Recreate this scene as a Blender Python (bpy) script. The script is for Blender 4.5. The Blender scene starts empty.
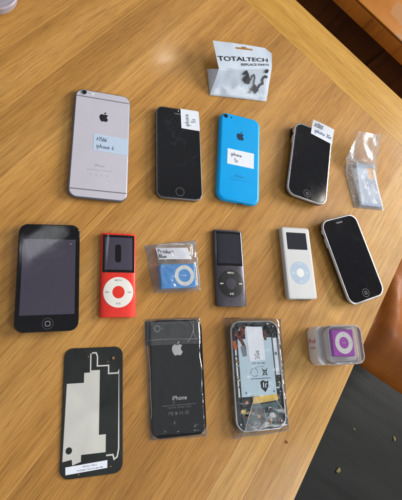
import bpy, bmesh, math, random
from math import radians as R, sin, cos, pi
from mathutils import Vector, Matrix, noise
random.seed(7)
S = bpy.context.scene
COL = S.collection
MM = 0.001

# ------------------------------------------------------------------ camera, light, exposure
cam = bpy.data.objects.new('camera', bpy.data.cameras.new('camera'))
COL.objects.link(cam)
S.camera = cam
_r = Vector((0.93933114, -0.03960249, 0.34071786)); _u = Vector((-0.07618518, 0.94441448, 0.31980793))
_f = Vector((0.33444407, 0.3263632, -0.8841008))
_m = Matrix((_r, _u, -_f)).transposed().to_4x4()
_m.translation = Vector((-0.19913, -0.12068, 0.50925))
cam.matrix_world = _m
cam.data.sensor_fit = 'HORIZONTAL'; cam.data.sensor_width = 36
cam.data.lens = 467.602 / 402 * 36
cam.data.shift_x = (201 - 193.636) / 402
cam.data.shift_y = -(250 - 196.146) / 402
cam.data.clip_start = 0.01; cam.data.clip_end = 100

world = bpy.data.worlds.new('World'); S.world = world; world.use_nodes = True
wb = world.node_tree.nodes['Background']
wt = world.node_tree                      # a dim room: soft patches of lighter and darker wall and ceiling
_tc = wt.nodes.new('ShaderNodeTexCoord'); _nz = wt.nodes.new('ShaderNodeTexNoise'); _rp = wt.nodes.new('ShaderNodeValToRGB')
_nz.inputs['Scale'].default_value = 2.2; _nz.inputs['Detail'].default_value = 2.0
_rp.color_ramp.elements[0].position = 0.36; _rp.color_ramp.elements[0].color = (0.46, 0.47, 0.50, 1)
_rp.color_ramp.elements[1].position = 0.66; _rp.color_ramp.elements[1].color = (1.25, 1.30, 1.36, 1)
wt.links.new(_tc.outputs['Generated'], _nz.inputs['Vector']); wt.links.new(_nz.outputs['Fac'], _rp.inputs[0])
wt.links.new(_rp.outputs[0], wb.inputs[0]); wb.inputs[1].default_value = 0.38

def area(name, loc, target, sx, sy, power, color):
    l = bpy.data.lights.new(name, 'AREA'); l.shape = 'RECTANGLE'; l.size = sx; l.size_y = sy
    l.energy = power; l.color = color
    o = bpy.data.objects.new(name, l); COL.objects.link(o); o.location = loc
    d = Vector(target) - Vector(loc); o.rotation_euler = d.to_track_quat('-Z', 'Y').to_euler()
    return o
area('window_light', (2.9, 0.62, 1.3), (0.1, 0, 0), 1.6, 1.1, 142, (1.0, 0.97, 0.93))
area('second_window_light', (1.35, -1.15, 1.75), (0.1, -0.1, 0), 0.8, 0.9, 22, (0.93, 0.97, 1.0))
_k = (1.6 - .0084)/.509
_c = Vector((-.199, -.121))
def mirrored_pos(px, py): return tuple(Vector((px, py))*MM + (Vector((px, py))*MM - _c)*_k) + (1.6,)
_cp = area('added_reflection_light', mirrored_pos(-181, 3), (0, 0, 0), .085, .22, .22, (.95, .97, 1.0))  # added lamp, set where it mirrors as a pale patch in the grey screen
_cp.rotation_euler = (0, 0, R(-52))
def spot(name, loc, power, radius=0.045):
    l = bpy.data.lights.new(name, 'POINT'); l.energy = power; l.shadow_soft_size = radius; l.color = (1.0, 0.93, 0.82)
    o = bpy.data.objects.new(name, l); COL.objects.link(o); o.location = loc
spot('ceiling_spot', (0.464, 1.461, 1.6), 2.4)
spot('ceiling_spot', (1.061, 1.002, 1.6), 2.4)
spot('ceiling_spot', (1.40, 0.68, 1.6), 2)
S.view_settings.view_transform = 'Standard'; S.view_settings.look = 'None'
S.view_settings.exposure = 0.0; S.view_settings.gamma = 1.0

# ------------------------------------------------------------------ materials
def srgb(r, g, b):
    f = lambda c: (c/255/12.92) if c/255 <= 0.04045 else ((c/255+0.055)/1.055)**2.4
    return (f(r), f(g), f(b), 1)

class NT:
    def __init__(self, name):
        self.m = bpy.data.materials.new(name); self.m.use_nodes = True
        self.t = self.m.node_tree; self.b = self.t.nodes['Principled BSDF']; self.out = self.t.nodes['Material Output']
    def n(self, typ, **kw):
        x = self.t.nodes.new(typ)
        for k, v in kw.items():
            if k.startswith('_'): setattr(x, k[1:], v)
        return x
    def l(self, a, b): self.t.links.new(a, b)
    def coord(self, scale=(1, 1, 1), rotz=0.0, out='Object'):
        c = self.n('ShaderNodeTexCoord'); r = self.n('ShaderNodeMapping'); s = self.n('ShaderNodeMapping')
        r.inputs['Rotation'].default_value = (0, 0, rotz); s.inputs['Scale'].default_value = scale
        self.l(c.outputs[out], r.inputs[0]); self.l(r.outputs[0], s.inputs[0]); return s.outputs[0]
    def noise(self, vec, scale, detail=3, rough=0.55, dist=0.0):
        x = self.n('ShaderNodeTexNoise'); x.inputs['Scale'].default_value = scale; x.inputs['Detail'].default_value = detail
        x.inputs['Roughness'].default_value = rough; x.inputs['Distortion'].default_value = dist
        self.l(vec, x.inputs['Vector']); return x.outputs['Fac']
    def ramp(self, fac, stops):
        x = self.n('ShaderNodeValToRGB'); e = x.color_ramp.elements
        while len(e) < len(stops): e.new(0.5)
        for k, (p, c) in enumerate(stops):
            e[k].position = p; e[k].color = c if len(c) == 4 else (*c, 1)
        self.l(fac, x.inputs[0]); return x.outputs[0]
    def mix(self, a, b, fac, mode='MIX'):
        x = self.n('ShaderNodeMix'); x.data_type = 'RGBA'; x.blend_type = mode
        for s, v in ((x.inputs['Factor'], fac), (x.inputs['A'], a), (x.inputs['B'], b)):
            if hasattr(v, 'is_linked'): self.l(v, s)
            else: s.default_value = v
        return x.outputs['Result']
    def maprange(self, v, a, b, c, d):
        x = self.n('ShaderNodeMapRange')
        for k, q in enumerate((a, b, c, d)): x.inputs[1+k].default_value = q
        self.l(v, x.inputs[0]); return x.outputs[0]
    def bump(self, h, strength, dist):
        x = self.n('ShaderNodeBump'); x.inputs['Strength'].default_value = strength; x.inputs['Distance'].default_value = dist
        self.l(h, x.inputs['Height']); self.l(x.outputs[0], self.b.inputs['Normal']); return x

def basic(name, col, rough=0.5, metal=0.0, spec=0.5, coat=0.0, var=0.06, rvar=0.08, scale=120, bump=0.0):
    k = NT(name); v = k.coord()
    n = k.noise(v, scale, 4)
    lo = tuple(c*(1-var) for c in col[:3]); hi = tuple(min(1, c*(1+var)) for c in col[:3])
    k.l(k.ramp(n, [(0.3, lo), (0.7, hi)]), k.b.inputs['Base Color'])
    n2 = k.noise(v, scale*0.35, 3)
    k.l(k.maprange(n2, 0.3, 0.7, max(0.02, rough-rvar), rough+rvar), k.b.inputs['Roughness'])
    k.b.inputs['Metallic'].default_value = metal; k.b.inputs['Specular IOR Level'].default_value = spec
    k.b.inputs['Coat Weight'].default_value = coat; k.b.inputs['Coat Roughness'].default_value = 0.08
    if bump: k.bump(k.noise(v, scale*6, 2), bump, 0.0003)
    return k.m

GRAIN = math.atan2(0.764, 0.645)
def wood(name, rot, base, dark, light, seed=0.0, strip=0.055, joint=0.42):
    """oak with the grain along the direction rot (radians)"""
    k = NT(name)
    c = k.n('ShaderNodeTexCoord'); m1 = k.n('ShaderNodeMapping'); m1.inputs['Rotation'].default_value = (0, 0, -rot)
    m1.inputs['Location'].default_value = (seed, seed*0.7, 0)
    k.l(c.outputs['Object'], m1.inputs[0]); V = m1.outputs[0]
    def sc(x, y):
        s = k.n('ShaderNodeMapping'); s.inputs['Scale'].default_value = (x, y, 1); k.l(V, s.inputs[0]); return s.outputs[0]
    # broad figure
    n1 = k.noise(sc(1.3, 22), 1.0, 4, 0.55, 0.6)
    n2 = k.noise(sc(9, 420), 1.0, 4, 0.65, 0.12)
    n3 = k.noise(sc(40, 1050), 1.0, 3, 0.65, 0.06)
    n4 = k.noise(sc(3, 5), 1.0, 3, 0.5)
    col = k.ramp(n1, [(0.25, dark), (0.5, base), (0.75, light)])
    col = k.mix(col, k.ramp(n4, [(0.3, (0.86, 0.84, 0.80)), (0.7, (1.06, 1.06, 1.06))]), 0.8, 'MULTIPLY')
    col = k.mix(col, k.ramp(n2, [(0.30, (0.72, 0.66, 0.58)), (0.46, (0.98, 0.98, 0.97)), (0.8, (1.06, 1.06, 1.05))]), 0.42, 'MULTIPLY')
    # long thin figure lines
    n5 = k.noise(sc(3.2, 120), 1.0, 3, 0.55, 0.25)
    s5 = k.n('ShaderNodeMath', _operation='SUBTRACT'); k.l(n5, s5.inputs[0]); s5.inputs[1].default_value = 0.5
    a5 = k.n('ShaderNodeMath', _operation='ABSOLUTE'); k.l(s5.outputs[0], a5.inputs[0])
    col = k.mix(col, k.ramp(a5.outputs[0], [(0.0, (0.70, 0.63, 0.54)), (0.022, (0.86, 0.82, 0.77)), (0.05, (1, 1, 1)), (0.2, (1.05, 1.05, 1.04))]), 0.48, 'MULTIPLY')
    # short dark pores and pale flecks along the grain
    pores = k.ramp(n3, [(0.32, (0.48, 0.40, 0.30)), (0.48, (1, 1, 1)), (0.70, (1.22, 1.21, 1.16))])
    col = k.mix(col, pores, 0.6, 'MULTIPLY')
    # staves glued side by side: slightly different tone each, thin pale joint
    sep = k.n('ShaderNodeSeparateXYZ'); k.l(V, sep.inputs[0])
    div = k.n('ShaderNodeMath', _operation='DIVIDE'); k.l(sep.outputs[1], div.inputs[0]); div.inputs[1].default_value = strip
    fl = k.n('ShaderNodeMath', _operation='FLOOR'); k.l(div.outputs[0], fl.inputs[0])
    wn = k.n('ShaderNodeTexWhiteNoise', _noise_dimensions='1D'); k.l(fl.outputs[0], wn.inputs['W'])
    col = k.mix(col, k.ramp(wn.outputs['Value'], [(0, (0.80, 0.78, 0.74)), (1, (1.08, 1.09, 1.10))]), 0.8, 'MULTIPLY')
    fr = k.n('ShaderNodeMath', _operation='FRACT'); k.l(div.outputs[0], fr.inputs[0])
    lt = k.n('ShaderNodeMath', _operation='LESS_THAN'); k.l(fr.outputs[0], lt.inputs[0]); lt.inputs[1].default_value = 0.0009/strip
    jn = k.n('ShaderNodeMath', _operation='MULTIPLY'); k.l(lt.outputs[0], jn.inputs[0])
    k.l(k.maprange(wn.outputs['Value'], 0.45, 0.46, 0.0, joint), jn.inputs[1])
    col = k.mix(col, (min(1, light[0]*1.25), min(1, light[1]*1.3), min(1, light[2]*1.5), 1), jn.outputs[0])
    k.l(col, k.b.inputs['Base Color'])
    k.l(k.maprange(n2, 0.3, 0.7, 0.45, 0.6), k.b.inputs['Roughness'])
    wear = k.noise(sc(7, 7), 1.0, 5, 0.65, 0.8)
    k.l(k.maprange(wear, 0.35, 0.68, 0.09, 0.30), k.b.inputs['Coat Roughness'])
    k.b.inputs['Specular IOR Level'].default_value = 0.2
    k.b.inputs['Coat Weight'].default_value = 0.45
    add = k.n('ShaderNodeMath', _operation='ADD'); k.l(n2, add.inputs[0]); k.l(n3, add.inputs[1])
    k.bump(add.outputs[0], 0.45, 0.0003)
    return k.m

def film(name, milk=0.05, tint=(0.96, 0.97, 0.98), gloss=0.9, rough=0.1, bump=0.35, scale=90):
    """clear plastic film: see-through, a little milky, with a crinkled gloss"""
    k = NT(name); t = k.t; t.nodes.remove(k.b)
    tr = k.n('ShaderNodeBsdfTransparent'); tr.inputs[0].default_value = (*tint, 1)
    df = k.n('ShaderNodeBsdfDiffuse'); df.inputs[0].default_value = (0.85, 0.87, 0.9, 1)
    gl = k.n('ShaderNodeBsdfGlossy'); gl.inputs['Roughness'].default_value = rough
    v = k.coord(); h0 = k.noise(v, scale, 3, 0.55, 1.2)
    sb = k.n('ShaderNodeMath', _operation='SUBTRACT'); k.l(h0, sb.inputs[0]); sb.inputs[1].default_value = 0.5
    ab = k.n('ShaderNodeMath', _operation='ABSOLUTE'); k.l(sb.outputs[0], ab.inputs[0])
    h = k.ramp(ab.outputs[0], [(0.0, (1, 1, 1)), (0.05, (.25, .25, .25)), (0.25, (0, 0, 0))])
    bp = k.n('ShaderNodeBump'); bp.inputs['Strength'].default_value = bump; bp.inputs['Distance'].default_value = 0.004
    k.l(h, bp.inputs['Height']); k.l(bp.outputs[0], gl.inputs['Normal'])
    fz = k.n('ShaderNodeFresnel'); fz.inputs['IOR'].default_value = 1.45; k.l(bp.outputs[0], fz.inputs['Normal'])
    mg = k.n('ShaderNodeMath', _operation='MULTIPLY'); k.l(fz.outputs[0], mg.inputs[0]); mg.inputs[1].default_value = gloss
    m1 = k.n('ShaderNodeMixShader'); m1.inputs[0].default_value = milk
    k.l(tr.outputs[0], m1.inputs[1]); k.l(df.outputs[0], m1.inputs[2])
    m2 = k.n('ShaderNodeMixShader'); k.l(mg.outputs[0], m2.inputs[0]); k.l(m1.outputs[0], m2.inputs[1]); k.l(gl.outputs[0], m2.inputs[2])
    k.l(m2.outputs[0], k.out.inputs[0]); return k.m

def glass(name, col, rough, spec, dust=0.05):
    k = NT(name); v = k.coord()
    sp = k.ramp(k.noise(v, 700, 2, 0.5), [(0.70, (0, 0, 0)), (0.76, (1, 1, 1))])
    k.l(k.mix((*col[:3], 1), (col[0]+dust, col[1]+dust, col[2]+dust, 1), sp), k.b.inputs['Base Color'])
    sm = k.noise(v, 38, 4, 0.6, 1.5)
    k.l(k.maprange(sm, 0.42, 0.68, rough, rough+0.09), k.b.inputs['Roughness'])
    k.b.inputs['Specular IOR Level'].default_value = spec
    return k.m
M = {}
M['oak'] = wood('oak_panel', GRAIN, srgb(190, 138, 68), srgb(164, 114, 50), srgb(206, 156, 86), 0.0)
M['oak_side'] = wood('oak_side_rail', GRAIN, srgb(202, 156, 88), srgb(182, 134, 68), srgb(216, 174, 108), 3.3, 0.0145, 0.4)
M['oak_end'] = wood('oak_end_board', GRAIN - pi/2, srgb(208, 158, 68), srgb(192, 140, 54), srgb(220, 174, 86), 7.1, 0.2)
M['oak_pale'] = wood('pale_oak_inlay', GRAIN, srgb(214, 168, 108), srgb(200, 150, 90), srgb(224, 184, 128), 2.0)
M['bench_wood'] = wood('bench_wood', GRAIN - pi/2, srgb(204, 122, 40), srgb(180, 100, 30), srgb(220, 142, 56), 5.0, 0.3)
M['dark_wood'] = wood('dark_stained_wood', GRAIN - pi/2, srgb(100, 54, 20), srgb(76, 38, 12), srgb(118, 66, 28), 9.0, 0.5)
M['black_glass'] = glass('black_glass', (0.006, 0.006, 0.007), 0.05, 0.42)
M['black_plastic'] = basic('black_plastic', (0.012, 0.012, 0.013), 0.35)
M['screen_black'] = glass('screen_black', (0.007, 0.007, 0.009), 0.04, 0.42)
M['screen_grey'] = glass('screen_grey', srgb(68, 64, 77), 0.04, 0.5, 0.06)
M['screen_dim'] = glass('screen_dim', srgb(44, 44, 52), 0.05, 0.5, 0.05)
M['chrome'] = basic('chrome', (0.44, 0.44, 0.46), 0.30, 1.0, 0.5, 0, 0.03, 0.05)
M['steel'] = basic('steel', (0.55, 0.56, 0.58), 0.3, 1.0)
M['space_grey'] = basic('space_grey_aluminium', (0.22, 0.22, 0.24), 0.38, 1.0)
M['phone_lit'] = basic('silver_aluminium_lit', srgb(198, 194, 204), 0.5, 0.2, 0.5, 0, 0.02, 0.05, 50)  # top face of the aluminium, with the light on it put into the colour
M['phone_shaded'] = basic('silver_aluminium_shaded', srgb(120, 120, 128), 0.4, 0.7, 0.5, 0, 0.03, 0.05, 50)  # same aluminium on the sides, their shade put in as darker grey
M['band_grey'] = basic('grey_band', srgb(96, 94, 102), 0.5)
M['logo_dark'] = basic('dark_mirror', (0.035, 0.035, 0.04), 0.2, 0.6)
M['print_grey'] = basic('grey_print', srgb(150, 148, 156), 0.5)
M['blue_shell'] = basic('blue_polycarbonate', srgb(0, 158, 226), 0.3, 0, 0.3, 0.0, 0.03, 0.05, 60)
M['blue_edge'] = basic('blue_print', srgb(0, 86, 140), 0.4)
M['dark_blue'] = basic('dark_blue_print', srgb(10, 40, 66), 0.3)
M['red_metal'] = basic('red_aluminium', srgb(234, 54, 40), 0.38, 0.3, 0.5, 0, 0.04, 0.06, 200)
M['grey_metal'] = basic('dark_grey_aluminium', srgb(84, 80, 88), 0.34, 0.75, 0.5, 0, 0.05, 0.06, 200)
M['blue_metal'] = basic('blue_aluminium', srgb(0, 138, 214), 0.36, 0.2, 0.5, 0, 0.04, 0.06, 200)
M['purple_metal'] = basic('purple_aluminium', srgb(160, 44, 172), 0.36, 0.25, 0.5, 0, 0.04, 0.06, 200)
M['white_plastic'] = basic('white_plastic', srgb(222, 222, 218), 0.35, 0, 0.5, 0, 0.02)
M['wheel_white'] = basic('wheel_white', srgb(226, 222, 214), 0.45, 0, 0.5, 0, 0.02)
M['frost'] = basic('frosted_silicone', srgb(196, 196, 194), 0.42, 0, 0.5, 0, 0.03, 0.06, 40)
M['frost_face'] = basic('frosted_face', srgb(202, 203, 202), 0.38, 0, 0.5, 0, 0.02, 0.06, 40)
M['pale_blue_grey'] = basic('pale_blue_grey', srgb(168, 184, 202), 0.4, 0, 0.5, 0, 0.03)
M['paper'] = basic('paper', srgb(226, 230, 238), 0.75, 0, 0.2, 0, 0.03, 0.05, 300)
M['paper_blue'] = basic('pale_blue_paper', srgb(186, 202, 222), 0.6, 0, 0.3, 0, 0.03, 0.05, 300)
M['ink'] = basic('pen_ink', srgb(56, 62, 76), 0.6, 0, 0.2)
M['ink_blue'] = basic('blue_pen_ink', srgb(64, 92, 130), 0.6, 0, 0.2)
M['black_ink'] = basic('black_ink', srgb(20, 22, 26), 0.6, 0, 0.2)
M['silver_print'] = basic('silver_print', (0.62, 0.63, 0.62), 0.3, 0.5)
M['silver_dim'] = basic('dim_silver_print', (0.20, 0.21, 0.21), 0.4, 0.3)
M['foil'] = basic('metal_foil', srgb(214, 212, 204), 0.36, 0.35, 0.5, 0, 0.05, 0.08, 60)
M['foil_dark'] = basic('graphite_film', srgb(26, 30, 28), 0.4, 0.1, 0.5, 0, 0.2, 0.1, 90)
M['copper'] = basic('copper_contact', srgb(204, 150, 96), 0.3, 0.9)
M['crack'] = basic('cracked_glass_edge', srgb(70, 72, 76), 0.4)
M['battery'] = basic('battery_wrap', srgb(184, 206, 218), 0.35, 0, 0.5, 0, 0.03, 0.06, 60)
M['board'] = basic('circuit_board', srgb(26, 32, 38), 0.35, 0, 0.5, 0.2, 0.4, 0.15, 220)
M['board_teal'] = basic('teal_board', srgb(62, 92, 96), 0.3, 0, 0.5, 0.3, 0.3, 0.1, 160)
M['flex_orange'] = basic('orange_flex', srgb(176, 86, 34), 0.3, 0, 0.5, 0.3, 0.6, 0.15, 420)
M['flex_red'] = basic('red_brown_flex', srgb(104, 44, 34), 0.3, 0, 0.5, 0.3, 0.6, 0.15, 420)
M['flex_yellow'] = basic('yellow_tape', srgb(222, 186, 88), 0.4, 0, 0.5, 0.2, 0.15, 0.1, 160)
M['flex_dark'] = basic('black_flex', srgb(22, 26, 30), 0.35, 0, 0.5, 0.2, 0.1)
M['grey_flex'] = basic('grey_flex', srgb(120, 128, 136), 0.35, 0.2, 0.5, 0.2, 0.25, 0.1, 160)
M['bag_white'] = basic('white_bag_plastic', srgb(200, 210, 222), 0.45, 0, 0.4, 0.0, 0.03, 0.08, 60)
M['film'] = film('clear_film', 0.01, (.99,.99,.99), .35, .12, .05, 50)
M['film_soft'] = film('soft_zip_bag_film', 0.06, (0.995, 0.99, 0.99), .30, 0.12, 0.10, 90)
M['film_milky'] = film('milky_film', 0.15, (0.97, 0.975, 0.985), .35, 0.22, 0.05, 50)
M['film_battery'] = film('battery_bag_film', 0.09, (0.985, 0.985, 0.99), .3, 0.2, 0.05, 50)
M['film_flap'] = film('folded_film', 0.03, (0.98, 0.98, 0.985), .6, 0.12, 0.05, 50)
M['film_edge'] = film('bag_seam', 0.35, (0.9, 0.92, 0.95), 1.0, 0.1, 0.3, 80)
M['case_clear'] = film('clear_case', 0.02, (0.98, 0.98, 0.98), 0.5, 0.04, 0.03, 20)
M['case_wall'] = film('clear_case_wall', 0.34, (0.90, 0.91, 0.92), 1.3, 0.05, 0.03, 20)
M['case_tray'] = basic('case_tray_plastic', srgb(232, 226, 224), 0.3, 0, 0.5, 0.1, 0.02)
M['pink_print'] = basic('pink_print', srgb(196, 84, 106), 0.5)
M['pink_pale'] = basic('pale_pink_print', srgb(200, 160, 166), 0.5)
M['dark_battery'] = basic('grey_blue_battery', srgb(140, 158, 186), 0.35, 0.1, 0.5, 0.2, 0.12, 0.1, 60)
M['sticker_peach'] = basic('peach_sticker', srgb(238, 186, 120), 0.5, 0, 0.5, 0, 0.04)
M['plastic_grey'] = basic('pale_grey_plastic', srgb(156, 148, 156), 0.4)
M['crumb'] = basic('crumb', srgb(118, 108, 70), 0.8, 0, 0.2, 0, 0.3, 0.05, 900)
M['crumb_brown'] = basic('brown_crumb', srgb(140, 92, 40), 0.8, 0, 0.2, 0, 0.3, 0.05, 900)

def leather(name, base, dark, patch=None):
    k = NT(name); v = k.coord()
    n = k.noise(v, 7, 4, 0.6); n2 = k.noise(v, 420, 3, 0.6)
    col = k.ramp(n, [(0.3, dark), (0.7, base)])
    if patch:
        pn = k.noise(v, 4.5, 4, 0.55, 0.3)
        edge = k.ramp(pn, [(0.50, (0, 0, 0)), (0.52, (1, 1, 1))])
        col = k.mix(col, patch, edge)
    k.l(col, k.b.inputs['Base Color'])
    k.l(k.maprange(n, 0.3, 0.7, 0.36, 0.52), k.b.inputs['Roughness'])
    h = k.n('ShaderNodeMath', _operation='ADD'); k.l(n2, h.inputs[0]); k.l(n, h.inputs[1])
    k.bump(h.outputs[0], 0.3, 0.0012)
    return k.m
M['leather'] = leather('tan_leather', srgb(178, 100, 20), srgb(136, 72, 13))
M['leather_worn'] = leather('worn_leather', srgb(172, 106, 10), srgb(156, 90, 8), srgb(162, 112, 62))

def floor_mat():
    k = NT('charcoal_floor'); c = k.n('ShaderNodeTexCoord'); m1 = k.n('ShaderNodeMapping')
    m1.inputs['Rotation'].default_value = (0, 0, R(34)); k.l(c.outputs['Object'], m1.inputs[0]); V = m1.outputs[0]
    def sc(x, y):
        s = k.n('ShaderNodeMapping'); s.inputs['Scale'].default_value = (x, y, 1); k.l(V, s.inputs[0]); return s.outputs[0]
    n1 = k.noise(sc(1.5, 9), 1, 4, 0.6, 0.4); n2 = k.noise(sc(5, 60), 1, 4, 0.6)
    col = k.ramp(n1, [(0.3, srgb(8, 8, 8)), (0.7, srgb(28, 28, 27))])
    col = k.mix(col, k.ramp(n2, [(0.3, (0.8, 0.8, 0.8)), (0.7, (1.15, 1.15, 1.15))]), 0.8, 'MULTIPLY')
    sep = k.n('ShaderNodeSeparateXYZ'); k.l(V, sep.inputs[0])
    div = k.n('ShaderNodeMath', _operation='DIVIDE'); k.l(sep.outputs[1], div.inputs[0]); div.inputs[1].default_value = 0.18
    fr = k.n('ShaderNodeMath', _operation='FRACT'); k.l(div.outputs[0], fr.inputs[0])
    lt = k.n('ShaderNodeMath', _operation='LESS_THAN'); k.l(fr.outputs[0], lt.inputs[0]); lt.inputs[1].default_value = 0.008
    col = k.mix(col, (0.006, 0.006, 0.006, 1), lt.outputs[0])
    k.l(col, k.b.inputs['Base Color'])
    k.l(k.maprange(n2, 0.3, 0.7, 0.5, 0.65), k.b.inputs['Roughness']); k.b.inputs['Specular IOR Level'].default_value = 0.2
    k.bump(n2, 0.2, 0.001)
    return k.m
M['floor'] = floor_mat()

# ------------------------------------------------------------------ builders (all in millimetres)
def obj(name, verts, faces, mat, parent=None, smooth=True, angle=35, z=None):
    me = bpy.data.meshes.new(name)
    me.from_pydata([(x*MM, y*MM, zz*MM) for x, y, zz in verts], [], faces)
    bm = bmesh.new(); bm.from_mesh(me)
    bmesh.ops.recalc_face_normals(bm, faces=bm.faces)
    bm.to_mesh(me); bm.free()
    me.materials.append(M[mat] if isinstance(mat, str) else mat)
    if smooth:
        try: me.set_sharp_from_angle(angle=R(angle))
        except Exception: pass
        for p in me.polygons: p.use_smooth = len(p.vertices) <= 8
    o = bpy.data.objects.new(name, me); COL.objects.link(o)
    if parent: o.parent = parent
    return o

def thing(name, label, cat, loc=(0, 0, 0), rot=0.0, group=None):
    o = bpy.data.objects.new(name, None); COL.objects.link(o); o.empty_display_size = 0.01
    o.location = (loc[0]*MM, loc[1]*MM, loc[2]*MM); o.rotation_euler = (0, 0, R(rot))
    o['label'] = label; o['category'] = cat
    if group: o['group'] = group
    return o
def tag(o, label, cat, group=None):
    o['label'] = label; o['category'] = cat
    if group: o['group'] = group
    return o

def rrect(w, h, r, n=8):
    pts = []; r = max(r, 0.01)
    for cx, cy, a0 in ((w/2-r, h/2-r, 0), (-w/2+r, h/2-r, 90), (-w/2+r, -h/2+r, 180), (w/2-r, -h/2+r, 270)):
        for i in range(n+1):
            a = R(a0 + 90*i/n); pts.append((cx+r*cos(a), cy+r*sin(a)))
    return pts

def loft(loops, caps=True):
    n = len(loops[0]); v = [p for l in loops for p in l]; f = []
    for k in range(len(loops)-1):
        for i in range(n):
            j = (i+1) % n; f.append((k*n+i, k*n+j, (k+1)*n+j, (k+1)*n+i))
    if caps:
        f.append(tuple(range(n))); f.append(tuple(range((len(loops)-1)*n, len(loops)*n)))
    return v, f

def slab(name, w, h, r, levels, mat, parent, x=0, y=0, n=8, angle=35):
    """rounded slab: levels = [(inset, z), ...] from bottom to top"""
    loops = [[(px+x, py+y, z) for px, py in rrect(w-2*i, h-2*i, max(r-i, 0.3), n)] for i, z in levels]
    v, f = loft(loops); return obj(name, v, f, mat, parent, True, angle)

def plate(name, pts, z0, z1, mat, parent, fn=None):
    """flat plate of any outline, thickness z0..z1"""
    n = len(pts)
    v = [(x, y, z0) for x, y in pts] + [(x, y, z1) for x, y in pts]
    f = [tuple(range(n)), tuple(range(n, 2*n))] + [(i, (i+1) % n, n+(i+1) % n, n+i) for i in range(n)]
    if fn: v = [fn(*q) for q in v]
    return obj(name, v, f, mat, parent, False)

def multi(name, polys, z0, z1, mat, parent, fn=None):
    V = []; F = []
    for pts in polys:
        n = len(pts); b = len(V)
        V += [(x, y, z0) for x, y in pts] + [(x, y, z1) for x, y in pts]
        F += [tuple(b+i for i in range(n)), tuple(b+n+i for i in range(n))] + [(b+i, b+(i+1) % n, b+n+(i+1) % n, b+n+i) for i in range(n)]
    if fn: V = [fn(*q) for q in V]
    return obj(name, V, F, mat, parent, False)

def rect(x0, y0, x1, y1): return [(x0, y0), (x1, y0), (x1, y1), (x0, y1)]
def circ(cx, cy, r, n=48): return [(cx+r*cos(2*pi*i/n), cy+r*sin(2*pi*i/n)) for i in range(n)]

def ring(name, cx, cy, r0, r1, z0, z1, mat, parent, n=64, fn=None, k=6):
    prof = [(r0+(r1-r0)*i/k, z1) for i in range(k+1)] + [(r1-(r1-r0)*i/k, z0) for i in range(k+1)]
    m = len(prof)
    V = [(cx+r*cos(2*pi*i/n), cy+r*sin(2*pi*i/n), z) for i in range(n) for r, z in prof]
    F = [(i*m+q, ((i+1) % n)*m+q, ((i+1) % n)*m+(q+1) % m, i*m+(q+1) % m) for i in range(n) for q in range(m)]
    if fn: V = [fn(*q) for q in V]
    return obj(name, V, F, mat, parent, True, 30)

def disc(name, cx, cy, r, z0, z1, mat, parent, bev=0.25, fn=None, n=48):
    loops = [[(x, y, z0) for x, y in circ(cx, cy, r, n)], [(x, y, z1-bev) for x, y in circ(cx, cy, r, n)], [(x, y, z1) for x, y in circ(cx, cy, max(r-bev, 0.05), n)]]
    v, f = loft(loops)
    if fn: v = [fn(*q) for q in v]
    return obj(name, v, f, mat, parent, True, 30)

def sheet(name, fn, nu, nv, mat, parent, th=0.12, smooth=True):
    """thin sheet with thickness from fn(u,v) -> (x,y,z), u,v in 0..1"""
    V = []; F = []
    for k in (0, 1):
        for j in range(nv+1):
            for i in range(nu+1):
                x, y, z = fn(i/nu, j/nv); V.append((x, y, z - k*th))
    w = nu+1; N = w*(nv+1)
    for j in range(nv):
        for i in range(nu):
            a = j*w+i; F.append((a, a+1, a+w+1, a+w)); F.append((N+a, N+a+w, N+a+w+1, N+a+1))
    per = [i for i in range(nu)] + [j*w+nu for j in range(nv)] + [nv*w+i for i in range(nu, 0, -1)] + [j*w for j in range(nv, 0, -1)]
    for q in range(len(per)):
        a, b = per[q], per[(q+1) % len(per)]; F.append((a, N+a, N+b, b))
    return obj(name, V, F, mat, parent, smooth, 60)

def text(name, body, size, x, y, z, mat, parent, rot=0, align='CENTER', bold=0.0, xs=1.0, fn=None):
    c = bpy.data.curves.new(name, 'FONT'); c.body = body; c.size = size; c.align_x = align; c.align_y = 'CENTER'
    c.offset = bold; c.resolution_u = 3
    o = bpy.data.objects.new('tmp', c); COL.objects.link(o)
    dg = bpy.context.evaluated_depsgraph_get(); dg.update()
    me = bpy.data.meshes.new_from_object(o.evaluated_get(dg))
    bpy.data.objects.remove(o); bpy.data.curves.remove(c)
    ca, sa = cos(R(rot)), sin(R(rot))
    for v in me.vertices:
        px, py = v.co.x*xs, v.co.y
        q = (x+ca*px-sa*py, y+sa*px+ca*py, z)
        if fn: q = fn(*q)
        v.co = (q[0]*MM, q[1]*MM, q[2]*MM)
    me.name = name; me.materials.clear(); me.materials.append(M[mat])
    o = bpy.data.objects.new(name, me); COL.objects.link(o); o.parent = parent
    return o

def ribbon(lines, wid):
    """polylines -> list of quads (flat strokes)"""
    out = []
    for ln in lines:
        for (x0, y0), (x1, y1) in zip(ln[:-1], ln[1:]):
            dx, dy = x1-x0, y1-y0; L = math.hypot(dx, dy) or 1e-6; nx, ny = -dy/L*wid/2, dx/L*wid/2
            ex, ey = dx/L*wid*0.3, dy/L*wid*0.3
            out.append([(x0-ex+nx, y0-ey+ny), (x0-ex-nx, y0-ey-ny), (x1+ex-nx, y1+ey-ny), (x1+ex+nx, y1+ey+ny)])
    return out

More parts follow.
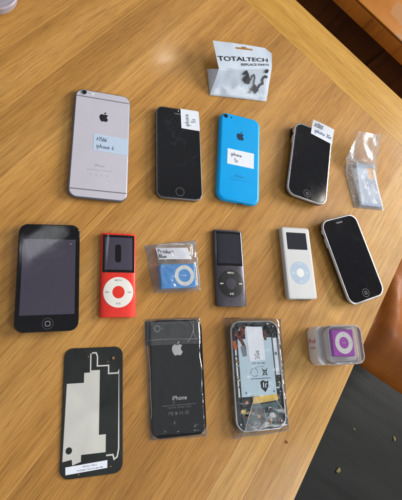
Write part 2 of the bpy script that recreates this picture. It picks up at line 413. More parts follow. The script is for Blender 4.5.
def strokes(name, lines, wid, z, mat, parent, fn=None, th=0.03):
    """pen or etched lines: every polyline one mitred strip, crossing strips a hair apart in height"""
    V = []; F = []
    for q, ln in enumerate(lines):
        P_ = [Vector(p) for p in ln]
        P_ = [p for i, p in enumerate(P_) if i == 0 or (p-P_[i-1]).length > 1e-4]
        if len(P_) < 2: continue
        closed = (P_[0]-P_[-1]).length < 1e-3 and len(P_) > 3
        if closed: P_ = P_[:-1]
        n = len(P_); b = len(V); zz = z + th + (q % 9)*.006
        for i in range(n):
            p = P_[i]; a0 = P_[i-1] if (i or closed) else None; a1 = P_[(i+1) % n] if (i < n-1 or closed) else None
            d0 = (p-a0).normalized() if a0 is not None else (a1-p).normalized()
            d1 = (a1-p).normalized() if a1 is not None else d0
            t = d0+d1
            t = t.normalized() if t.length > .2 else d0
            m = Vector((-t.y, t.x)); k = wid/2/max(.45, m.dot(Vector((-d0.y, d0.x))))
            ext = (-t*wid*.3 if a0 is None else (t*wid*.3 if a1 is None else Vector((0, 0))))
            for sg in (1, -1):
                w = p + ext + m*k*sg; V.append((w.x, w.y, zz))
        for i in range(n if closed else n-1):
            j = (i+1) % n; F.append((b+2*i, b+2*i+1, b+2*j+1, b+2*j))
    if fn: V = [fn(*v) for v in V]
    o = obj(name, V, F, mat, parent, False)
    for p in o.data.polygons:
        if p.normal.z < 0: p.flip()
    return o

def arc(cx, cy, rx, ry, a0, a1, n=8): return [(cx+rx*cos(R(a0+(a1-a0)*i/n)), cy+ry*sin(R(a0+(a1-a0)*i/n))) for i in range(n+1)]
HW = {
 'i': [[(.15, .5), (.12, 0)], [(.16, .68), (.17, .74)]],
 'I': [[(.15, .8), (.12, 0)]],
 'p': [[(.08, .55), (.02, -.55)], arc(.27, .27, .19, .24, 150, -150)],
 'h': [[(.1, 1), (.08, 0)], [(.09, .35), (.22, .52), (.36, .42), (.38, 0)]],
 'o': [arc(.26, .26, .22, .26, 90, 450, 12)],
 'n': [[(.08, .5), (.08, 0)], [(.08, .34), (.22, .52), (.36, .42), (.38, 0)]],
 'e': [[(.06, .27), (.44, .3)], arc(.26, .26, .2, .26, 10, 320)],
 's': [[(.4, .5), (.2, .54), (.12, .4), (.36, .2), (.3, .02), (.06, .02)]],
 'c': [arc(.28, .26, .2, .26, 50, 310)],
 'r': [[(.08, .5), (.08, 0)], [(.08, .34), (.2, .5), (.34, .48)]],
 'd': [arc(.24, .26, .2, .26, 30, 330), [(.44, 1), (.44, 0)]],
 'u': [[(.08, .5), (.1, .1), (.24, 0), (.38, .12)], [(.4, .5), (.4, 0)]],
 't': [[(.2, .8), (.18, .1), (.32, 0)], [(.04, .52), (.38, .54)]],
 'l': [[(.12, 1), (.1, .06), (.2, 0)]],
 'A': [[(.02, 0), (.26, 1), (.5, 0)], [(.12, .38), (.42, .4)]],
 'G': [arc(.3, .5, .26, .48, 50, 330), [(.3, .44), (.54, .44), (.52, .1)]],
 'P': [[(.08, 1), (.06, 0)], [(.08, .98), (.4, .95), (.46, .72), (.34, .5), (.08, .46)]],
 'B': [[(.08, 1), (.06, 0)], [(.08, .98), (.4, .92), (.38, .6), (.1, .52), (.46, .44), (.44, .08), (.06, 0)]],
 '1': [[(.1, .82), (.26, 1), (.24, 0)]],
 '3': [[(.06, .92), (.3, 1), (.42, .8), (.2, .54), (.44, .34), (.34, .02), (.04, .06)]],
 '5': [[(.46, 1), (.14, .98), (.1, .58), (.34, .6), (.46, .34), (.32, .02), (.06, .06)]],
 '6': [[(.4, 1), (.14, .6), (.08, .2), (.26, 0), (.44, .2), (.34, .44), (.1, .34)]],
 '8': [arc(.26, .75, .18, .23, 270, 630, 10), arc(.26, .26, .22, .26, 90, 450, 10)],
 '0': [arc(.26, .5, .22, .48, 90, 450, 12)],
 '2': [[(.06, .8), (.2, 1), (.42, .86), (.34, .5), (.06, .02), (.48, .04)]],
 '4': [[(.36, 0), (.38, 1), (.04, .34), (.5, .36)]],
}
def hand(txt, size, x, y, rot=0, rnd=None):
    rnd = rnd or random.Random(hash(len(txt)) + int(x*10)); out = []; px = 0
    ca, sa = cos(R(rot)), sin(R(rot))
    for ch in txt:
        if ch == ' ': px += 0.42; continue
        dy = rnd.uniform(-.05, .05); sc = rnd.uniform(.92, 1.08)
        for ln in HW[ch]:
            out.append([(x + ca*(px+a*sc)*size - sa*(b*sc+dy)*size, y + sa*(px+a*sc)*size + ca*(b*sc+dy)*size) for a, b in ln])
        px += (.36 if ch in 'iIl1' else .6)*sc
    return out

APPLE = "M12.152 6.896c-.948 0-2.415-1.078-3.96-1.04-2.04.027-3.91 1.183-4.961 3.014-2.117 3.675-.546 9.103 1.519 12.09 1.013 1.454 2.208 3.09 3.792 3.039 1.52-.065 2.09-.987 3.935-.987 1.831 0 2.35.987 3.96.948 1.637-.026 2.676-1.48 3.676-2.948 1.156-1.688 1.636-3.325 1.662-3.415-.039-.013-3.182-1.221-3.22-4.857-.026-3.04 2.48-4.494 2.597-4.559-1.429-2.09-3.623-2.324-4.39-2.376-2-.156-3.675 1.09-4.61 1.09z M15.53 3.83c.843-1.012 1.4-2.427 1.245-3.83-1.207.052-2.662.805-3.532 1.818-.78.896-1.454 2.338-1.273 3.714 1.338.104 2.715-.688 3.559-1.701z"
def path_polys(d, cx, cy, h):
    import re
    polys = []
    for sub in re.findall(r'M([^z]*)z', d):
        head, tail = sub.split('c', 1)
        nums = lambda s: [float(q) for q in re.findall(r'-?(?:\d+\.\d+|\.\d+|\d+)', s)]
        x, y = nums(head); pts = [(x, y)]; q = nums(tail)
        for k in range(0, len(q)-5, 6):
            c = q[k:k+6]; p0 = (x, y); p1 = (x+c[0], y+c[1]); p2 = (x+c[2], y+c[3]); p3 = (x+c[4], y+c[5])
            for i in range(1, 7):
                t = i/6; a = (1-t)**3; b = 3*t*(1-t)**2; e = 3*t*t*(1-t); g = t**3
                pts.append((a*p0[0]+b*p1[0]+e*p2[0]+g*p3[0], a*p0[1]+b*p1[1]+e*p2[1]+g*p3[1]))
            x, y = p3
        if math.hypot(pts[0][0]-pts[-1][0], pts[0][1]-pts[-1][1]) < 0.05: pts.pop()
        polys.append([(cx+(px-12)*h/24, cy-(py-12)*h/24) for px, py in pts])
    return polys

def tube(name, pts, r, mat, parent, n=8):
    loops = []
    P = [Vector(p) for p in pts]
    for i, p in enumerate(P):
        d = (P[min(i+1, len(P)-1)] - P[max(i-1, 0)]).normalized()
        a = d.orthogonal().normalized() if abs(d.z) > 0.9 else d.cross(Vector((0, 0, 1))).normalized()
        b = d.cross(a)
        loops.append([tuple(p + a*r*cos(2*pi*k/n) + b*r*sin(2*pi*k/n)) for k in range(n)])
    v, f = loft(loops); return obj(name, v, f, mat, parent, True, 60)

def nz(x, y, s, seed=0.0): return noise.noise(Vector((x*s, y*s, seed)))
def sstep(t): t = max(0.0, min(1.0, t)); return t*t*(3-2*t)

# ------------------------------------------------------------------ the setting
fl = obj('floor', [(-3000, -3000, -750), (4000, -3000, -750), (4000, 4000, -750), (-3000, 4000, -750)], [(0, 1, 2, 3)], 'floor', None, False)
fl['kind'] = 'structure'

# table: g runs along the grain, t across it
GX, GY, TX, TY = .645, .764, .764, -.645
def gt(g, t): return (g*GX+t*TX, g*GY+t*TY)
E0 = gt(-141, 244.5); E1 = gt(191, 231)           # two points on the long edge
def edge_t(g): return 244.5 + (g+141)/(191+141)*(231-244.5)
table = thing('table', 'oak table with a pale end board, everything laid out on it', 'table', (0, 0, -750))
def board(name, pts, mat, z0=-32, z1=0, bev=1.2):
    # polygon board with softened top arris
    cx = sum(p[0] for p in pts)/len(pts); cy = sum(p[1] for p in pts)/len(pts)
    def ins(d):
        n = len(pts); out = []
        for i in range(n):
            p0, p1, p2 = Vector(pts[i-1]), Vector(pts[i]), Vector(pts[(i+1) % n])
            d1 = (p1-p0).normalized(); d2 = (p2-p1).normalized()
            n1 = Vector((-d1.y, d1.x)); n2 = Vector((-d2.y, d2.x))
            b = (n1+n2).normalized(); out.append(p1 + b*(d/max(0.2, b.dot(n1))))
        return out
    area2 = sum(pts[i-1][0]*pts[i][1]-pts[i][0]*pts[i-1][1] for i in range(len(pts)))
    if area2 < 0: pts = pts[::-1]
    loops = []
    for d, z in ((0, z0), (0, z1-bev), (bev*.3, z1-bev*.3), (bev, z1)):
        loops.append([(q.x, q.y, z+750) for q in (ins(d) if d else [Vector(p) for p in pts])])
    v, f = loft(loops); return obj(name, v, f, mat, table, True, 20)
board('tabletop', [gt(-900, -800), gt(-900, 160.3), gt(358.9, 160.3), gt(358.9, -800)], 'oak', bev=.08)
board('side_rail', [gt(-900, 161.45), gt(-900, edge_t(-900)), gt(358.9, edge_t(358.9)), gt(358.9, 161.45)], 'oak_side', bev=.08)
board('end_board', [gt(359.1, -800), gt(359.1, edge_t(359)), gt(437.4, edge_t(437)), gt(437.4, -800)], 'oak_end', bev=.12)
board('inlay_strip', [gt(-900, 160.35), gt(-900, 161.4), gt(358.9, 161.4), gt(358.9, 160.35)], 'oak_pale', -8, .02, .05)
for g, t in ((380, 170), (-840, 170), (380, -740), (-840, -740)):
    x, y = gt(g, t)
    slab('leg', 70, 70, 4, [(8, 0), (0, 400), (0, 717)], 'oak_side', table, x, y)

# leather chair beside the table
ch = thing('leather_chair', 'tan leather chair pushed under the long edge of the table', 'chair', (445, -113, -750), math.degrees(math.atan2(-.533, .846)))
def cushion_fn(u, v):
    a, b = 2*u-1, 2*v-1
    x = 225 + 265*a - 105 + 40; y = 235 + 235*b
    q = max(abs(a), abs(b)); e = (abs(a)**6+abs(b)**6)**(1/6)
    z = 462 - 80*max(0, (e-.66)/.34)**2.2 + 10*cos(pi*a/2)*cos(pi*b/2)
    # a sewn seam across the seat and soft creases
    sx_ = x - (16-.26*(y-89)); z -= 12*math.exp(-(sx_/13)**2) + 16*(1-sstep((sx_+40)/80))
    z += 4*math.exp(-((sx_-34)/14)**2) - 5*math.exp(-((sx_-88+.3*y)/12)**2)*sstep(y/200)
    z += 5*nz(x, y, .012, 3) + 2*nz(x, y, .05, 8)
    return (x, y, z)
sheet('seat_cushion', cushion_fn, 70, 60, 'leather', ch, 14)
slab('seat_frame', 480, 400, 24, [(6, 372), (0, 376), (0, 396), (4, 400)], 'dark_wood', ch, 160, 250)
slab('backrest', 40, 430, 18, [(8, 405), (0, 430), (0, 880), (14, 900)], 'leather', ch, 420, 236)
for lx in (-60, 385):
    for ly in (230, 432):
        slab('leg', 42, 42, 5, [(7, 0), (0, 200), (0, 358)], 'dark_wood', ch, lx, ly)

# bench beyond the end board
be = thing('bench', 'low brown bench with a worn peeling tan leather top beyond the end of the table', 'bench', (0, 0, -750))
def bbox(name, g0, g1, t0, t1, z0, z1, mat, bev=2):
    pts = [gt(g0, t0), gt(g0, t1), gt(g1, t1), gt(g1, t0)]
    a2 = sum(pts[i-1][0]*pts[i][1]-pts[i][0]*pts[i-1][1] for i in range(4))
    if a2 < 0: pts = pts[::-1]
    def ring_(d, z):
        c = Vector((sum(p[0] for p in pts)/4, sum(p[1] for p in pts)/4)); out = []
        for i in range(4):
            p0, p1, p2 = Vector(pts[i-1]), Vector(pts[i]), Vector(pts[(i+1) % 4])
            e1 = (p1-p0).normalized(); e2 = (p2-p1).normalized()
            q = p1 + (Vector((-e1.y, e1.x)) + Vector((-e2.y, e2.x)))*d
            out.append((q.x, q.y, z))
        return out
    v, f = loft([ring_(bev, z0), ring_(0, z0+bev), ring_(0, z1-bev), ring_(bev*.3, z1-bev*.3), ring_(bev, z1)])
    return obj(name, v, f, mat, be, True, 40)
bbox('bench_rail', 916, 940, -500, 700, 454, 498, 'bench_wood')
bbox('seat_pad', 916.5, 1300, -499, 699, 498.5, 506, 'leather_worn', 3)
bbox('front_panel', 952, 970, -500, 105.6, 0, 470, 'dark_wood', 1)
bbox('front_panel', 945, 970, 106, 700, 0, 470, 'dark_wood', 1)
bbox('back_panel', 1280, 1298, -500, 700, 0, 497, 'dark_wood', 1)

# ------------------------------------------------------------------ helpers for the devices
def P(w, h):
    return lambda u, v: ((u-.5)*w, (.5-v)*h)
def poly(fr, pts): return [fr(u, v) for u, v in pts]
def rounded_body(w, h, r, t, e, z0=0.0, name='body', mat='steel', parent=None, n=10, x=0, y=0, e2=None):
    e2 = e2 or e
    lv = []
    for i in range(6):
        a = R(90*i/5); lv.append((e*(1-sin(a)), z0+e*(1-cos(a))*min(1, .45*t/e)))
    for i in range(6):
        a = R(90*i/5); lv.append((e2*(1-cos(a)), z0+t-e2*(1-sin(a))*min(1, .5*t/e2)))
    return slab(name, w, h, r, lv, mat, parent, x, y, n, 40)

# ------------------------------------------------------------------ silver phone, face down
W_, H_ = 67.5, 139; fr = P(W_, H_)
ph = thing('smartphone', 'large silver smartphone lying face down with a pale blue handwritten sticker', 'phone', (-122.5, 121, 0), -1.4)
rounded_body(W_, H_, 10, 7.1, 2.6, 0, 'body', 'phone_shaded', ph)
slab('back_panel', W_-3.4, H_-3.4, 8.6, [(0, 6.7), (0, 7.02), (.35, 7.14)], 'phone_lit', ph)
Z = 7.15
for v in (.075, .925):
    x0, y0 = fr(.03, v)
    multi('antenna_band', ribbon([[(x0, y0), (-x0, y0)]], 1.1), 7.0, Z+.03, 'band_grey', ph)
cm = ring('camera_ring', *fr(.155, .035), 2.7, 3.5, 7.0, 7.8, 'steel', ph)
disc('camera_lens', *fr(.155, .035), 2.7, 7.0, 7.5, 'black_glass', ph)
disc('microphone_hole', *fr(.245, .037), .5, 7.0, Z+.03, 'black_plastic', ph, .01)
disc('camera_flash', *fr(.31, .038), 1.5, 7.0, Z+.06, 'wheel_white', ph, .05)
x, y = fr(.525, .245)
multi('logo', path_polys(APPLE, x, y, 13), 7.0, Z+.03, 'logo_dark', ph)
text('lettering', 'iPhone', 4.2, *fr(.5, .705), Z+.03, 'print_grey', ph)
text('lettering', 'Designed by Apple in California   Assembled in China', 1.3, *fr(.5, .745), Z+.03, 'print_grey', ph)
strokes('regulatory_marks', [arc(*fr(.36+.09*i, .79), .9, 1.0, 0, 360, 8) for i in range(4)], .18, Z+.01, 'print_grey', ph)
def stk(u, v):
    x, y = fr(.37+.605*u, .415+.155*v + .012*u); return (x, y, Z+.14 + 0)
st = sheet('sticker', stk, 10, 8, 'paper_blue', ph, .1)
sx, sy = fr(.37, .415)
strokes('handwriting', hand('A1586', 4.6, sx+3.2, sy-8.4, -3) + hand('iphone 6', 4.9, sx+3.2, sy-17.2, -3), .52, Z+.2, 'ink', st)
for sd, yy, ln in ((1, 39, 11), (-1, 33, 10), (-1, 20, 10), (-1, 46, 5)):
    slab('side_button', 1.2, ln, .5, [(.2, 2.2), (0, 2.5), (0, 4.4), (.2, 4.7)], 'phone_shaded', ph, sd*(W_/2+.1), yy, 4)

# ------------------------------------------------------------------ black cracked phone, face up
W_, H_ = 58.3, 123; fr = P(W_, H_)
ph = thing('smartphone', 'black smartphone with a cracked screen and a white sticker over its top right corner', 'phone', (-26.1, 121, 0), -.6)
slab('body', W_, H_, 9, [(1.2, 0), (.3, .4), (0, .9), (0, 6.7), (.9, 7.4), (1.1, 7.4)], 'space_grey', ph, angle=25)
slab('front_glass', W_-2.4, H_-2.4, 7.8, [(0, 7.2), (0, 7.5), (.25, 7.65)], 'black_glass', ph)
Z = 7.66
plate('screen', rect(-26, -44.5, 26, 46), 7.5, Z+.02, 'screen_black', ph)
disc('home_button', *fr(.5, .926), 4.9, 7.5, Z+.03, 'black_glass', ph, .02)
ring('home_button_ring', *fr(.5, .926), 4.9, 5.5, 7.5, Z+.06, 'space_grey', ph)
slab('earpiece', 11, 1.5, .7, [(0, 7.5), (0, Z+.03)], 'band_grey', ph, *fr(.5, .065), 4)
disc('front_camera', *fr(.5, .03), 1.0, 7.5, Z+.03, 'steel', ph, .01)
rn = random.Random(4); cr = []
def crack(x, y, a, L, n, br=2):
    ln = [(x, y)]
    for k in range(n):
        a += rn.uniform(-.45, .45); x += cos(a)*L/n; y += sin(a)*L/n; ln.append((x, y))
        if br and rn.random() < .35: crack(x, y, a+rn.choice((-1, 1))*rn.uniform(.5, 1.2), L*.4, 3, br-1)
    cr.append(ln)
for a in range(7): crack(-1+rn.uniform(-2, 2), 18+rn.uniform(-2, 2), a*.9+.3, rn.uniform(8, 20), 5)
for q in (-1.2, -.8, -.2, .2): crack(-20, 42, q, rn.uniform(12, 26), 5)
for a in (3.0, 3.8, 4.5): crack(0, 52, a, 22, 5)
crack(24, -2, 3.9, 26, 6)
strokes('screen_cracks', cr, .10, Z+.03, 'crack', ph, None, .02)
strokes('chipped_edge', [[(-27.3, 30-3.1*i), (-26.5+rn.uniform(0, .8), 29-3.1*i)] for i in range(27)] + [[(-24+3*i, -59.6), (-23+3*i, -58.9+rn.uniform(0, .6))] for i in range(17)], .22, Z+.01, 'crack', ph)
def stk(u, v):
    x, y = fr(.55+.425*u, -.02+.245*v)
    z = Z+.18
    if v < .12: z -= 2.2*((.12-v)/.12)**2; y -= .8*(.12-v)/.12
    return (x + .8*v, y - 1.0*u*v, z + .5*u*u*v)
st = sheet('sticker', stk, 10, 14, 'paper', ph, .1)
sx, sy = fr(.55, -.02)
strokes('handwriting', hand('iphone', 5.4, sx+11.2, sy-27, 92) + hand('5s', 5.6, sx+19.8, sy-20.5, 92), .5, Z+.62, 'ink', st)
for yy, ln in ((38, 6), (24, 5), (13, 5)):
    slab('side_button', 1.1, ln, .5, [(.2, 2.6), (0, 2.9), (0, 4.9), (.2, 5.2)], 'space_grey', ph, -W_/2-.1, yy, 4)

# ------------------------------------------------------------------ blue phone, face down
W_, H_ = 59.6, 125; fr = P(W_, H_)
ph = thing('smartphone', 'bright blue plastic smartphone lying face down with a white handwritten sticker', 'phone', (56.4, 122.8, 0), -6)
rounded_body(W_, H_, 11, 9, 4.2, 0, 'body', 'blue_shell', ph, 12)
Z = 9.02
ring('camera_ring', *fr(.135, .05), 2.5, 3.0, 8.6, 9.2, 'blue_edge', ph)
disc('camera_lens', *fr(.135, .05), 2.5, 8.6, 9.1, 'black_glass', ph, .05)
disc('camera_flash', *fr(.27, .052), 1.2, 8.7, Z+.05, 'dark_blue', ph, .02)
x, y = fr(.5, .25)
multi('logo', path_polys(APPLE, x, y, 13), 8.7, Z+.03, 'dark_blue', ph)
text('lettering', 'iPhone', 4.6, *fr(.5, .72), Z+.04, 'blue_edge', ph)
text('lettering', 'Designed by Apple in California   Assembled in China', 1.25, *fr(.5, .76), Z+.03, 'blue_edge', ph)
def stk(u, v):
    x, y = fr(.205+.635*u, .425+.175*v); return (x, y, Z+.15+.25*(1-v)*u*u)
st = sheet('sticker', stk, 10, 8, 'paper', ph, .1)
sx, sy = fr(.205, .425)
strokes('handwriting', hand('iphone', 5.0, sx+4.6, sy-8.8, -2) + hand('5c', 5.0, sx+10, sy-17.6, 0), .48, Z+.45, 'ink', st)
for k in range(-3, 4):
    disc('speaker_hole', k*2.0-8, -H_/2+3.0, .5, 5.5, 7.9, 'dark_blue', ph, .05, None, 10)
slab('charging_port', 8.6, 1.4, .6, [(0, 3.0), (0, 5.6)], 'dark_blue', ph, 4, -H_/2+.45, 4)

# ------------------------------------------------------------------ older chrome bezel phones, face up
def old_phone(label, loc, rot):
    W_, H_ = 61.2, 114; fr = P(W_, H_)
    ph = thing('smartphone', label, 'phone', loc, rot)
    lv = [(9, 0), (4.5, 1.0), (1.8, 3.0), (.4, 5.6), (.0, 7.6), (.1, 9.4)]
    slab('back_shell', W_, H_, 13, lv, 'black_plastic', ph, 0, 0, 12)
    slab('bezel', W_, H_, 13, [(.3, 9.3), (0, 9.5), (0, 11.2), (.4, 11.8), (1.4, 12.1), (2.2, 12.0), (2.4, 11.4)], 'chrome', ph, 0, 0, 12)
    slab('front_glass', W_-4.6, H_-4.6, 10.8, [(0, 11.0), (0, 11.75), (.3, 11.95)], 'black_glass', ph, 0, 0, 12)
    Z = 11.96
    plate('screen', rect(-24.9, -36.6, 24.9, 38.4), 11.6, Z+.02, 'screen_black', ph)
    ring('home_button', *fr(.5, .912), 4.9, 5.35, 11.6, Z+.04, 'band_grey', ph)
    disc('home_button', *fr(.5, .912), 4.9, 11.6, Z+.03, 'black_glass', ph, .01)
    cx, cy = fr(.5, .912)
    q = rrect(3.4, 3.4, 1.0, 4)
    strokes('home_button_mark', [[(cx+a, cy+b) for a, b in q + q[:1]]], .45, Z+.03, 'print_grey', ph)
    slab('earpiece', 10.5, 1.7, .8, [(0, 11.6), (0, Z+.03)], 'band_grey', ph, *fr(.5, .068), 4)
    for yy, ln in ((27, 13), (42, 6)):
        slab('side_button', 1.3, ln, .6, [(.2, 7.9), (0, 8.3), (0, 10.2), (.2, 10.6)], 'chrome', ph, -W_/2-.3, yy, 4)
    return ph, fr, W_, H_, Z
ph, fr, W_, H_, Z = old_phone('black smartphone with chrome rim and a white sticker sticking up from its top edge', (161.9, 125.3, 0), -14.2)
def stk(u, v):
    x = -5.5 + 35.5*u + 1.5*v; y = 66.5 - 3.0*u - 20.5*v - 1.5*u*v
    z = Z + .2 + 4.5*(1-v)**1.6 + .8*sin(pi*u)*(1-v)
    return (x, y, z)
st = sheet('sticker', stk, 14, 12, 'paper', ph, .1)
def onst(x, y, z):   # follow the sticker's curl
    u = max(0, min(1, (x+5.5-1.5*(66.5-y)/20.5)/35.5)); v = max(0, min(1, (66.5-3*u-y)/(20.5+1.5*u))); return (x, y, stk(u, v)[2] + .22)
strokes('handwriting', hand('A1303', 5.0, -1.5, 58.2, -5), .75, Z+.1, 'ink', st, onst)
strokes('handwriting', hand('iphone 3Gs', 5.2, 0.5, 50.6, -5), .6, Z+.1, 'ink_blue', st, onst)
slab('loose_side_tab', 4, 14, 1, [(.4, 3.2), (0, 3.6), (0, 5.6), (.4, 6)], 'black_plastic', ph, -W_/2+.2, 40, 4)
old_phone('black smartphone with chrome rim and no sticker, tilted near the table edge', (208.4, -5.1, 0), 15.2)

# ------------------------------------------------------------------ touch screen player
W_, H_ = 61.8, 110; fr = P(W_, H_)
pl = thing('media_player', 'black touchscreen media player with a large grey screen at far left', 'media player', (-172.2, -35.7, 0), 1.5)
M['blue_steel'] = basic('blue_tinted_steel', srgb(70, 96, 120), 0.28, 0.9)
slab('back_shell', W_, H_, 9, [(10, 0), (5, .7), (2.2, 2.2), (.6, 4.6), (0, 6.2), (0, 6.8)], 'blue_steel', pl, 0, 0, 12)
slab('front_glass', W_, H_, 9, [(.5, 6.6), (.05, 6.9), (.05, 7.6), (.5, 8.2), (1.2, 8.4)], 'black_glass', pl, 0, 0, 12)
Z = 8.41
plate('screen', rect(-26.5, -38.7, 26.5, 38.7), 8.1, Z+.02, 'screen_grey', pl)
cx, cy = fr(.51, .93)
disc('home_button', cx, cy, 5.1, 8.1, Z+.025, 'black_glass', pl, .01)
ring('home_button', cx, cy, 5.1, 5.4, 8.1, Z+.03, 'band_grey', pl)
q = rrect(4.6, 4.6, 1.3, 4)
strokes('home_button_mark', [[(cx+a, cy+b) for a, b in q + q[:1]]], .6, Z+.02, 'print_grey', pl)
strokes('dust_marks', [[(rn.uniform(-20, 22), yy), (rn.uniform(-20, 22)*.02+rn.uniform(-20, 22), yy+.4)] for yy in ()] or [[(20.5, 34.4), (21.5, 34.2), (22.3, 33.6)]], .5, Z+.02, 'print_grey', pl)

# ------------------------------------------------------------------ tall aluminium players with wheel
def nano(label, loc, rot, metal, wheelm, centrem, markm, screenm, with_reflection):
    W_, H_, T_ = 38.7, 90.7, 6.4; fr = P(W_, H_)
    pl = thing('media_player', label, 'media player', loc, rot)
    def zt(x): return T_/2 + T_/2*max(0, 1-abs(x/(W_/2))**3.4)**(1/2.6)
    n = 20; prof = []
    for i in range(n+1):
        x = -W_/2*cos(pi*i/n); prof.append((x, zt(x)))
    for i in range(n-1, 0, -1):
        x = -W_/2*cos(pi*i/n); prof.append((x, T_-zt(x)))
    loops = [[(x*s, y, (z-T_/2)*s+T_/2) for x, z in prof] for y, s in ((-H_/2, .965), (-H_/2+.5, 1), (H_/2-.5, 1), (H_/2, .965))]
    v, f = loft(loops); obj('body', v, f, metal, pl, True, 40)
    def cf(x, y, z): return (x, y, zt(x)+z)
    def win(x0, x1, y0, y1, z): return lambda u, v: cf(x0+(x1-x0)*u, y0+(y1-y0)*v, z)
    sheet('display_window', win(-17.6, 17.6, 43.4, 1.6, .06), 26, 2, 'black_glass', pl, .3)
    sheet('screen', win(-15.2, 15.2, 40.5, 4.5, .10), 20, 2, screenm, pl, .1)
    if with_reflection:  # pill-shaped reflection in the display, painted as a dark patch
        multi('painted_reflection', [[(x-.8, y+22.6) for x, y in rrect(6.6, 20, 3.0, 6)]], .12, .16, 'black_glass', pl, cf)
    c = fr(.5, .715)
    ring('wheel', c[0], c[1], 6.6, 16.2, -.1, .10, wheelm, pl, 96, cf)
    disc('centre_button', c[0], c[1], 6.5, -.1, .12, centrem, pl, .05, cf)
    text('lettering', 'MENU', 3.0, c[0], c[1]+12.6, .14, markm, pl, 0, 'CENTER', .02, 1, cf)
    polys = []
    for sx in (-1, 1):
        for k in (0, 1): polys.append([(c[0]+sx*(10.2+k*1.7), c[1]+1), (c[0]+sx*(10.2+k*1.7), c[1]-1), (c[0]+sx*(11.9+k*1.7), c[1])])
        polys.append(rect(c[0]+sx*13.7-.25, c[1]-1, c[0]+sx*13.7+.25, c[1]+1))
    polys += [[(c[0]-2.2, c[1]-10.8), (c[0]-2.2, c[1]-13), (c[0]-.2, c[1]-11.9)], rect(c[0]+.3, c[1]-13, c[0]+.9, c[1]-10.8), rect(c[0]+1.5, c[1]-13, c[0]+2.1, c[1]-10.8)]
    multi('wheel_marks', polys, .12, .15, markm, pl, cf)
    return pl
nano('red aluminium music player with a white click wheel', (-99.5, -31.7, 0), .2, 'red_metal', 'wheel_white', 'red_metal', 'print_grey', 'screen_grey', True)
nano('dark grey aluminium music player with a black click wheel', (33.8, -20.8, 0), -.4, 'grey_metal', 'black_plastic', 'grey_metal', 'wheel_white', 'screen_dim', False)

# ------------------------------------------------------------------ white player in a frosted sleeve
W_, H_ = 41.2, 91; fr = P(W_, H_)
pl = thing('media_player', 'white music player in a frosted sleeve with a pale blue click wheel', 'media player', (128.3, -12.7, 0), 0)
rounded_body(W_, H_, 3.2, 8.2, 1.8, 0, 'silicone_sleeve', 'frost', pl, 6)
slab('front_face', W_-5.2, H_-4.6, 1.6, [(0, 7.9), (0, 8.2), (.3, 8.32)], 'frost_face', pl, 0, 0, 6)
Z = 8.33
slab('screen', 29, 22, .8, [(0, 8.0), (0, Z+.04)], 'screen_dim', pl, *fr(.50, .2), 4)
c = fr(.5, .645)
ring('wheel', *c, 5.6, 14.3, 8.0, Z+.05, 'pale_blue_grey', pl, 72)
disc('centre_button', *c, 5.5, 8.0, Z+.1, 'white_plastic', pl, .05)
text('lettering', 'MENU', 2.4, c[0], c[1]+11.2, Z+.07, 'wheel_white', pl)
multi('wheel_marks', [[(c[0]+sx*9, c[1]+1), (c[0]+sx*9, c[1]-1), (c[0]+sx*11, c[1])] for sx in (-1, 1)] + [rect(c[0]-.8, c[1]-12, c[0]+.8, c[1]-10)], Z+.05, Z+.07, 'wheel_white', pl)
slab('dock_port', 22, 1.2, .5, [(0, 1.6), (0, 4.4)], 'black_plastic', pl, 3, -H_/2+.2, 4)

# ------------------------------------------------------------------ square clip players
def ctrl_marks(c, r, parent, mat, z):
    polys = [rect(c[0]-.9, c[1]+r-.2, c[0]+.9, c[1]+r+.2), rect(c[0]-.2, c[1]+r-.9, c[0]+.2, c[1]+r+.9), rect(c[0]-.9, c[1]-r-.2, c[0]+.9, c[1]-r+.2)]
    for sx in (-1, 1): polys.append([(c[0]+sx*(r-.8), c[1]+.8), (c[0]+sx*(r-.8), c[1]-.8), (c[0]+sx*(r+.7), c[1])])
    multi('wheel_marks', polys, z-.02, z+.02, mat, parent)
pl = thing('media_player', 'small blue clip music player with a white control ring inside a zip bag', 'media player', (-32.8, -33, .4), 3)
slab('body', 41.2, 27.3, 1.6, [(.8, 3.2), (.2, 3.6), (0, 4.2), (0, 9.0), (.3, 9.7), (.9, 10)], 'blue_metal', pl)
slab('clip', 40.2, 27.3, 1.6, [(.8, 0), (0, .5), (0, 2.2), (.5, 2.8)], 'blue_metal', pl, -.6, 0)
slab('clip_hinge', 3.0, 22, .8, [(0, 2), (0, 4)], 'steel', pl, -18, 0, 4)
c = (7.4, 0)
ring('control_ring', *c, 7.3, 11.6, 9.6, 10.12, 'white_plastic', pl)
disc('centre_button', *c, 7.2, 9.6, 10.1, 'blue_metal', pl, .1)
ctrl_marks(c, 9.4, pl, 'print_grey', 10.13)
multi('play_mark', [[(c[0]-1.6, c[1]+.9), (c[0]-1.6, c[1]-.9), (c[0]-.2, c[1])], rect(c[0]+.4, c[1]-.9, c[0]+.9, c[1]+.9), rect(c[0]+1.3, c[1]-.9, c[0]+1.8, c[1]+.9)], 10.08, 10.13, 'wheel_white', pl)

# folded paper slip inside the zip bag
def slipfn(u, v):
    x = -57 + 39*u + 2.5*v; y = -.2 + 1.5*u - 14.5*v
    z = 3.2 + 4.5*v + 1.2*sin(pi*u)*v
    if v > .62: x = min(x, -57+39*u+2.5*v); z += 0
    return (x, y, z)
sl = sheet('paper_slip', slipfn, 16, 10, 'paper', None, .12)
tag(sl, 'white handwritten paper slip above the blue clip player in the zip bag', 'paper slip')
def onslip(x, y, z):
    u = max(0, min(1, (x+57)/39)); v = max(0, min(1, (-.2+1.5*u-y)/14.5)); return (x, y, slipfn(u, v)[2]+.2)
strokes('handwriting', hand('Product', 4.6, -54.6, -6.6, 0), .75, 0, 'ink', sl, onslip)
strokes('handwriting', hand('Blue', 4.2, -54, -12.6, 0), .75, 0, 'ink', sl, onslip)

